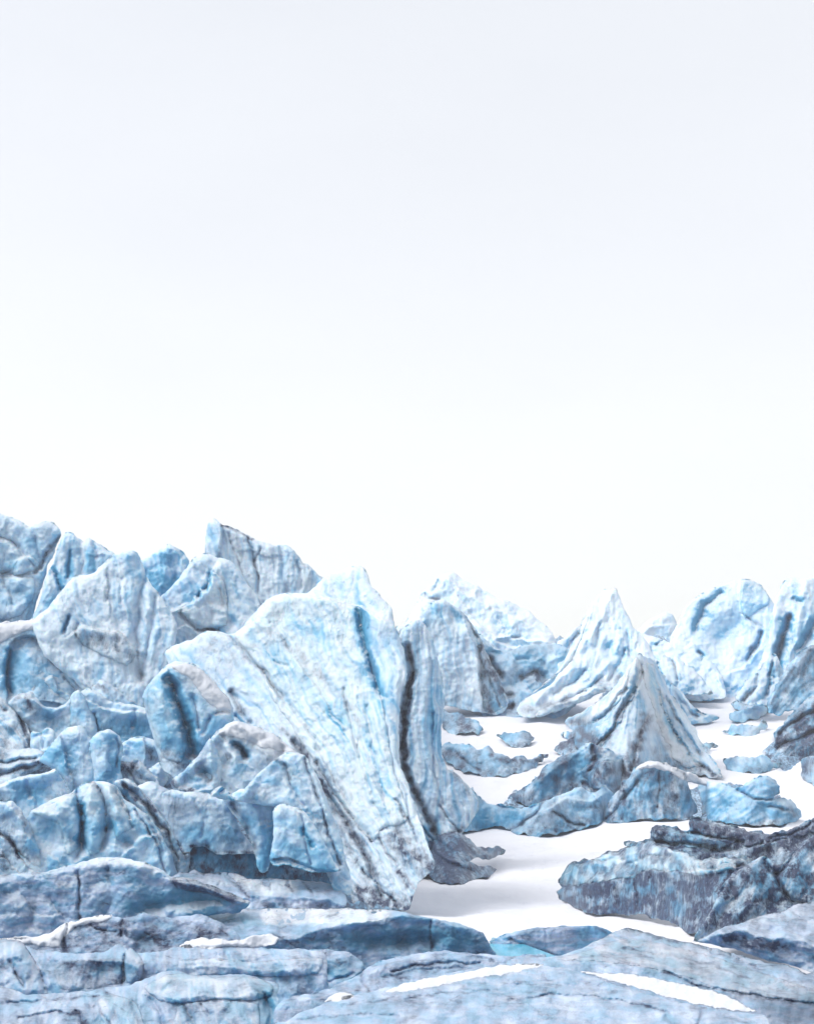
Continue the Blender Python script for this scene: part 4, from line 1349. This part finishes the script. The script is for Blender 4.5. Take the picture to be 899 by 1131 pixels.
S_('ragged white shelf of ice fragments at the foot of the jumble', '185,972 192,967 200,962 208,964 215,960 225,965 240,964 252,963 265,966 275,970 300,970 330,972 360,975 380,985 382,1000 360,1006 320,1010 290,1010 270,1004 245,995 220,985', 'c+1', lean=.9, strokes='''
  f 30 2.5 185,985 230,990 268,991 282,988 300,988 330,990 360,992 382,996
  s 12 7 268,992 282,989 300,989 330,991 360,993 380,997
  c 4 6 250,966 262,978 276,992
  c 4 5 295,972 298,985
  c 4 5 336,975 346,988
  c 3 4 318,974 322,984
  D 3 .6 262,975 276,988
  D 3 .5 200,966 222,968
  D 5 .5 288,1000 330,1002 375,1000
  W 12 .6 265,972 290,982 320,980
  r 8 5 215,962 240,975 275,990''', blue=.25, dirt=.12, facet=(16, 6), bulge=(9, 8))
S_('smooth arched blue wave with a glassy turquoise right end at the left frame edge', '-14,966 0,966 25,964 50,963 60,960 80,955 100,949 115,947 140,948 160,953 180,961 192,970 205,969 220,975 240,981 260,990 277,996 265,1008 240,1010 215,1016 180,1022 140,1028 110,1032 70,1045 -14,1050', 72, lean=.3, bulge=(22, 20), strokes='''
    v 10 4 20,985 40,1005 30,1025
  v 8 3 120,960 124,990 118,1010
  c 4 4 87,962 88,985 87,1018
  D 4 .5 86,962 87,972
  B 26 .2 130,980 170,985
  B 10 .5 150,1006 180,998 200,995 240,990
  g 9 14 150,1008 180,1000 205,996 240,992
  s 12 9 190,972 205,974 225,979 250,988 272,997
  D 5 .8 190,974 205,980 240,985 262,994
  D 3 .7 -5,966 25,965 55,965
  D 16 .35 0,1005 40,1005
  v 8 4 55,990 70,1015
  W 8 .6 105,951 140,951 170,960''', blue=.3, dirt=.06, facet=None, noise=(30, 3),
  parts=[('dirty_lip', '190,970 205,970 225,975 250,984 274,995 262,1000 240,990 215,985 195,982', 6, 5, (0.35, -0.2, 0))], frost=.8, streak=(-3000, 1000, 12, 120, .8, .06))
S_('pale snowy platform ending in a hollowed blue wall, left of the melt pool', '110,1050 150,1040 185,1025 215,1008 232,999 255,1004 300,1003 345,1003 400,1004 440,1006 465,1012 500,1019 525,1026 536,1034 548,1060 500,1070 440,1072 390,1070 330,1066 300,1060 260,1060 200,1062', 69, lean=.3, bulge=(9, 8), strokes='''
  f 40 4 140,1052 200,1042 260,1040 300,1034 318,1036 332,1033 348,1026 365,1021 385,1018 410,1015 430,1011 450,1010 480,1015 520,1025 540,1034
  s 30 12 300,1036 318,1037 332,1034 348,1027 365,1022 385,1019 410,1016 430,1012 450,1010 480,1015 520,1025
  B 14 .3 400,1034 440,1034 480,1038
  B 14 .25 320,1042 360,1036 520,1042
  g 8 12 410,1041 440,1041 475,1039
  D 6 .8 302,1036 318,1040 335,1041
  c 3 4 476,1016 477,1048
  D 5 .5 522,1028 536,1040
  D 12 .5 235,1005 255,1020 250,1030
  D 12 .45 190,1032 230,1032
  r 12 5 232,1000 215,1012 190,1026
  W 14 .8 300,1010 360,1010 420,1008
  v 5 4 262,1006 268,1028
  B 8 .6 495,1040 505,1045''', blue=.3, dirt=.14, facet=(28, 5))
S_('dirty brown-grey bank with a small black cave below the arched blue wave', '-14,1040 40,1036 60,1029 78,1018 100,1014 120,1011 135,1014 150,1012 157,1008 166,1010 180,1013 200,1012 222,1010 250,1022 265,1034 260,1060 180,1066 120,1066 60,1062 -14,1062', 66, lean=.8, bulge=(10, 10), strokes='''
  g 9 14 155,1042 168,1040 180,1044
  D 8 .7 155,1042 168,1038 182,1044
  B 8 .6 165,1042
  s 14 7 135,1016 138,1030 150,1042 160,1036
  D 6 .8 72,1030 74,1048
  c 4 6 75,1022 70,1036 74,1050
  c 3 4 100,1020 108,1028 128,1028
  D 5 .6 85,1022 120,1018 135,1022
  D 14 .45 100,1035 130,1035
  D 8 .5 185,1018 190,1035
  c 3 5 135,1016 134,1034
  r 10 5 140,1018 150,1032 145,1045''', blue=.28, dirt=.3, facet=(20, 6),
  caps=[('-14,1036 0,1036 40,1034 58,1029 74,1019 98,1013 124,1010 120,1017 100,1020 84,1024 72,1036 66,1046 50,1045 30,1043 -14,1043', 4)])
S_('blue grey wall of a crevasse behind the melt pool', '540,1040 552,1034 575,1027 600,1024 640,1022 655,1022 670,1027 684,1034 676,1046 655,1056 630,1066 610,1070 585,1066 560,1056', 75.5, lean=.25, bulge=(4, 6), strokes='''
  c 3 3 562,1036 590,1048 615,1056
  v 3 2 602,1026 604,1044
  B 16 .4 640,1036 665,1034
  D 3 .6 655,1024 684,1034
  D 3 .5 560,1035 590,1046 612,1055''', blue=.3, dirt=.1, facet=None, noise=(16, 1.5))
S_('knotted ridge with a turquoise hollow, left of the rounded middle ridge', '320,1066 340,1050 365,1049 385,1052 395,1058 402,1066 398,1078 380,1092 355,1105 325,1108 310,1090', 62, lean=1.2, strokes='''
  g 7 10 335,1080 348,1082 360,1076
  B 12 .6 330,1085 350,1078 368,1072
  D 9 .5 360,1058 375,1064
  s 12 6 330,1078 342,1066 360,1060 385,1056
  c 3 5 350,1092 370,1082 390,1076''', blue=.4, dirt=.1, facet=(16, 7))
S_('long lilac wave of ice with flutes and a dusty middle, below the dirty bank', '-14,1043 0,1041 12,1038 25,1042 40,1049 60,1051 90,1053 115,1051 124,1046 132,1042 140,1048 150,1052 180,1051 198,1045 230,1047 260,1046 300,1048 340,1048 360,1055 362,1090 362,1180 -14,1180', 59, lean=.8, bulge=(11, 10), strokes='''
  f 22 1.6 -14,1060 14,1052 34,1066 54,1074 72,1062 100,1059 136,1061 150,1068 166,1062 200,1066 240,1057 285,1066 330,1060 360,1070
  v 5 6 28,1044 42,1070 52,1092
  v 4 5 10,1060 25,1085
  c 3 4 18,1075 26,1090
  s 14 6 70,1058 100,1060 136,1060
  D 12 .5 80,1070 110,1072 130,1078
  D 5 .6 72,1064 130,1064
  c 4 6 138,1056 136,1070 137,1086
  v 5 5 157,1056 160,1072 158,1082
  r 9 5 148,1054 150,1070 146,1084
  s 16 5 200,1068 240,1066 280,1072 320,1070
  v 4 4 230,1058 270,1062 300,1058
  D 6 .3 240,1070 280,1072''', blue=.28, dirt=.12, facet=(28, 5), streak=(150, 800, 11, 60, 2.5, .15),
  caps=[('198,1046 204,1040 225,1036 250,1037 265,1038 285,1032 300,1032 309,1036 304,1043 290,1045 250,1047 215,1048', 4)],
  parts=[('ice_fold', '-14,1042 12,1038 28,1043 42,1066 52,1090 50,1100 -14,1100', 6, 9, (-0.1, 0, 0)),
         ('dusty_fold', '60,1066 80,1061 105,1059 136,1060 138,1084 115,1090 90,1094 66,1092', 3, 10, (0.08, -0.05, 0)),
         ('ice_fold', '138,1054 146,1048 156,1056 160,1070 156,1082 140,1086', 6, 8, (0, 0, 0)),
         ('ice_fold', '198,1062 240,1058 280,1062 330,1058 356,1060 350,1076 300,1079 240,1077 200,1082', 7, 9, (-0.1, 0, 0))])
S_('rounded grey middle ridge between the knotted ridge and the snow tongue', '355,1112 362,1095 375,1086 395,1078 402,1071 420,1062 445,1056 470,1052 490,1050 510,1052 540,1054 570,1056 602,1055 610,1110 600,1190 360,1190', 57, lean=1.6, bulge=(12, 12), strokes='''
  c 3 4 430,1072 480,1064 530,1064
  D 4 .4 410,1086 440,1078 480,1074
  c 4 5 400,1072 402,1085 410,1096
  D 7 .45 375,1094 395,1092
  s 12 5 405,1076 430,1064 470,1056
  D 5 .35 440,1072 480,1068
  c 3 3 520,1054 545,1062
  D 3 .6 495,1045 505,1050
  v 4 4 425,1080 470,1070 520,1070''', blue=.25, dirt=.14, facet=(34, 5))
S_('wide sloping slab with long dark grooves at the lower right', '560,1062 600,1057 622,1054 640,1048 658,1040 676,1030 690,1025 700,1026 720,1031 740,1037 765,1042 790,1048 820,1056 845,1063 870,1066 890,1076 914,1085 914,1290 700,1290 580,1200 560,1110', 53, lean=2.2, bulge=(9, 9), strokes='''
  c 3 4 690,1048 740,1056 790,1066 830,1082
  c 3 4 640,1058 680,1054 720,1058
  s 14 5 690,1042 750,1052 810,1064 870,1084 914,1098
  f 40 2.0 560,1075 640,1062 700,1066 740,1074 770,1087 800,1093 830,1098 860,1103 914,1109
  c 4 7 664,1020 700,1028 740,1036 775,1045 800,1054 830,1066
  D 4 .8 700,1028 750,1040 780,1047 800,1055 830,1067
  g 7 7 760,1056 768,1060
  B 6 .4 764,1058
  D 3 .4 756,1052 772,1064
  c 5 9 735,1073 770,1088 800,1094 830,1099 860,1104 914,1110
  D 5 .75 800,1094 840,1102 870,1106 914,1108
  s 16 5 640,1062 700,1066 750,1074 800,1086
  D 5 .3 700,1048 740,1056
  v 4 4 850,1075 880,1092 914,1098
  s 12 5 830,1068 860,1078 914,1092
  D 5 .4 730,1076 750,1080
  D 8 .3 780,1075 830,1085''', blue=.26, dirt=.14, facet=(30, 4), streak=(-3000, 300, 9, 90, 2, .2),
  parts=[('ice_fold', '610,1060 640,1052 690,1036 740,1044 800,1060 850,1077 914,1098 914,1109 860,1104 800,1094 740,1074 680,1064', 6, 12, (-0.05, 0, 0))])
S_('lilac slope with a dark notch and turquoise cleft in the lower left corner', '-14,1096 30,1098 70,1096 100,1094 120,1090 140,1089 160,1081 178,1074 190,1072 203,1074 215,1077 240,1077 270,1076 290,1082 308,1088 305,1100 312,1115 320,1135 325,1290 -14,1290', 48, lean=1.6, bulge=(12, 10), strokes='''
  c 3 4 10,1108 60,1104 110,1100
  c 3 4 20,1124 60,1118 90,1124
  f 26 1.5 -14,1112 30,1120 70,1112 104,1116 130,1106 180,1096 220,1094 260,1094 300,1092
  D 6 .8 82,1118 92,1128 98,1136
  c 4 7 84,1116 94,1130
  D 4 .7 108,1094 122,1098
  c 3 4 110,1112 118,1124 122,1135
  v 5 6 145,1108 152,1120 158,1135
  v 5 6 160,1100 175,1115 180,1131
  v 5 6 205,1112 212,1124 216,1138
  v 4 5 222,1110 230,1122
  k 7 9 292,1096 298,1112 300,1135
  B 9 .6 294,1100 300,1125
  s 18 7 190,1100 220,1098 250,1100 282,1096
  D 12 .4 200,1112 240,1118
  v 4 4 -5,1110 30,1106 70,1112
  v 5 4 92,1100 100,1112
  k 3 3 180,1092 190,1085
  W 10 .4 175,1080 200,1082 250,1086''', blue=.28, dirt=.12, facet=(26, 6), streak=(160, 800, 11, 50, 2.5, .15),
  parts=[('ice_fold', '160,1090 185,1076 203,1076 240,1079 280,1079 303,1089 298,1100 280,1105 240,1104 200,1108 178,1106', 9, 9, (-0.12, 0, 0)),
         ('ice_fold', '196,1114 220,1106 260,1105 286,1110 288,1140 280,1160 190,1160', 7, 10, (0, 0, 0)),
         ('ice_fold', '108,1104 124,1098 146,1104 158,1122 160,1150 104,1150 112,1126', 6, 9, (-0.1, 0, 0))])
S_('rounded lilac snout of ice left of the broad foreground hump', '302,1124 306,1112 314,1104 326,1100 345,1098 362,1092 378,1094 385,1100 385,1130 380,1240 300,1240', 44, lean=1.5, bulge=(14, 14), strokes='s 12 5 320,1102 345,1100 365,1098\nD 8 .4 318,1120 340,1116\nD 4 .5 345,1098 372,1092', blue=.25, dirt=.15)
S_('broad pale hump of ice filling the bottom edge of the picture', '300,1140 318,1128 332,1118 350,1112 370,1104 390,1100 430,1090 470,1081 500,1074 540,1068 580,1065 620,1069 650,1077 690,1091 730,1103 770,1111 800,1116 830,1120 850,1132 870,1290 290,1290', 42, lean=3.2, bulge=(10, 10), strokes='''
  c 3 4 380,1110 430,1104 480,1098 540,1094
  c 3 5 560,1106 620,1098 690,1106 740,1118
  D 3 .5 640,1090 680,1096
  c 3 4 330,1126 390,1120 440,1122
  s 16 5 520,1122 580,1112 650,1112 700,1122
  g 6 9 446,1132 462,1120 474,1112
  D 4 .4 446,1130 462,1119 474,1111
  g 7 9 480,1134 498,1121 510,1114
  D 4 .35 482,1132 498,1120 510,1113
  k 5 7 735,1122 745,1132
  B 6 .5 738,1124 746,1134
  c 4 5 775,1114 772,1124 768,1135
  D 4 .6 764,1112 785,1114
  v 4 4 630,1082 650,1086 690,1090
  D 4 .35 625,1084 650,1086
  D 12 .2 680,1115 720,1118
  v 4 4 560,1090 600,1084 640,1090
  s 14 4 480,1100 540,1090 600,1086''', blue=.27, dirt=.09, facet=(34, 4), streak=None,
  caps=[('425,1097 440,1088 470,1080 500,1076 540,1068 575,1064 600,1065 588,1071 550,1077 510,1084 470,1092', 3),
        ('358,1107 366,1100 374,1096 385,1095 392,1101 380,1105', 3),
        ('640,1073 665,1074 700,1076 735,1083 765,1089 800,1099 835,1117 812,1117 780,1112 745,1103 710,1093 680,1085', 4)])
build_ground()
build_pool()
build_haze()

# ---------------------------------------------------------------- sky, sun, camera
SUN_EL, SUN_AZ = math.radians(52), math.radians(-100)      # azimuth from +Y, clockwise seen from above
wd = bpy.data.worlds.new('World'); scene.world = wd; wd.use_nodes = True
nt = wd.node_tree; nt.nodes.clear()
out = nt.nodes.new('ShaderNodeOutputWorld')
sky = nt.nodes.new('ShaderNodeTexSky'); sky.sky_type = 'NISHITA'; sky.sun_disc = False
sky.sun_elevation = SUN_EL; sky.sun_rotation = SUN_AZ; sky.air_density = 1.0; sky.dust_density = 4.0
b1 = nt.nodes.new('ShaderNodeBackground'); b1.inputs[1].default_value = 0.05
nt.links.new(sky.outputs[0], b1.inputs[0])
tc = nt.nodes.new('ShaderNodeTexCoord'); sp = nt.nodes.new('ShaderNodeSeparateXYZ')
nt.links.new(tc.outputs['Generated'], sp.inputs[0])
cr = nt.nodes.new('ShaderNodeValToRGB'); nt.links.new(sp.outputs['Z'], cr.inputs[0])
e = cr.color_ramp.elements
e[0].position = 0.0; e[0].color = (.75, .74, .71, 1)
e[1].position = 1.0; e[1].color = (1.0, 1.0, 1.0, 1)
x = e.new(.16); x.color = (.685, .67, .645, 1)
x = e.new(.33); x.color = (.62, .61, .595, 1)
x = e.new(.47); x.color = (.595, .59, .575, 1)
b2 = nt.nodes.new('ShaderNodeBackground'); b2.inputs[1].default_value = 0.88
# sky dimmed behind the camera, added to darken ice faces turned towards it
mr = nt.nodes.new('ShaderNodeMapRange'); mr.interpolation_type = 'SMOOTHSTEP'
for i, v_ in enumerate((-.55, .35, .45, 1.0)): mr.inputs[i + 1].default_value = v_
nt.links.new(sp.outputs['Y'], mr.inputs[0])
mu = nt.nodes.new('ShaderNodeMix'); mu.data_type = 'RGBA'; mu.blend_type = 'MULTIPLY'; mu.inputs[0].default_value = 1.0
cn = nt.nodes.new('ShaderNodeTexNoise'); cn.inputs['Scale'].default_value = 2.6; cn.inputs['Detail'].default_value = 5
cv = nt.nodes.new('ShaderNodeVectorMath'); cv.operation = 'MULTIPLY'; cv.inputs[1].default_value = (1, 1, 3.0)
nt.links.new(tc.outputs['Generated'], cv.inputs[0]); nt.links.new(cv.outputs[0], cn.inputs['Vector'])
cm = nt.nodes.new('ShaderNodeMapRange')
for i, v_ in enumerate((.3, .7, .965, 1.03)): cm.inputs[i + 1].default_value = v_
nt.links.new(cn.outputs[0], cm.inputs[0])
cx_ = nt.nodes.new('ShaderNodeMix'); cx_.data_type = 'RGBA'; cx_.blend_type = 'MULTIPLY'; cx_.inputs[0].default_value = 1.0
nt.links.new(cr.outputs[0], cx_.inputs[6]); nt.links.new(cm.outputs[0], cx_.inputs[7])
nt.links.new(cx_.outputs[2], mu.inputs[6]); nt.links.new(mr.outputs[0], mu.inputs[7])
nt.links.new(mu.outputs[2], b2.inputs[0])
ad = nt.nodes.new('ShaderNodeAddShader')
nt.links.new(b1.outputs[0], ad.inputs[0]); nt.links.new(b2.outputs[0], ad.inputs[1]); nt.links.new(ad.outputs[0], out.inputs[0])

sl = bpy.data.lights.new('sun', 'SUN'); sl.energy = 1.9; sl.angle = math.radians(35); sl.color = (1, .985, .965)
so = bpy.data.objects.new('sun', sl); col.objects.link(so)
sd = Vector((math.sin(SUN_AZ) * math.cos(SUN_EL), math.cos(SUN_AZ) * math.cos(SUN_EL), math.sin(SUN_EL)))
so.rotation_euler = (-sd).to_track_quat('-Z', 'Y').to_euler()
so.location = sd * 200

cam = bpy.data.cameras.new('camera'); co = bpy.data.objects.new('camera', cam); col.objects.link(co)
cam.sensor_fit = 'VERTICAL'; cam.sensor_height = 24.0
cam.lens = FPX / H * 24.0
cam.clip_start = .5; cam.clip_end = 20000
co.location = (0, 0, 0)
co.rotation_euler = (math.radians(90) + PITCH, 0, 0)
scene.camera = co
vs = scene.view_settings
vs.view_transform = 'Standard'; vs.look = 'None'; vs.exposure = 0.56; vs.gamma = 1.0; vs.use_curve_mapping = False
scene.cycles.max_bounces = 6; scene.cycles.diffuse_bounces = 5
scene.cycles.use_denoising = True
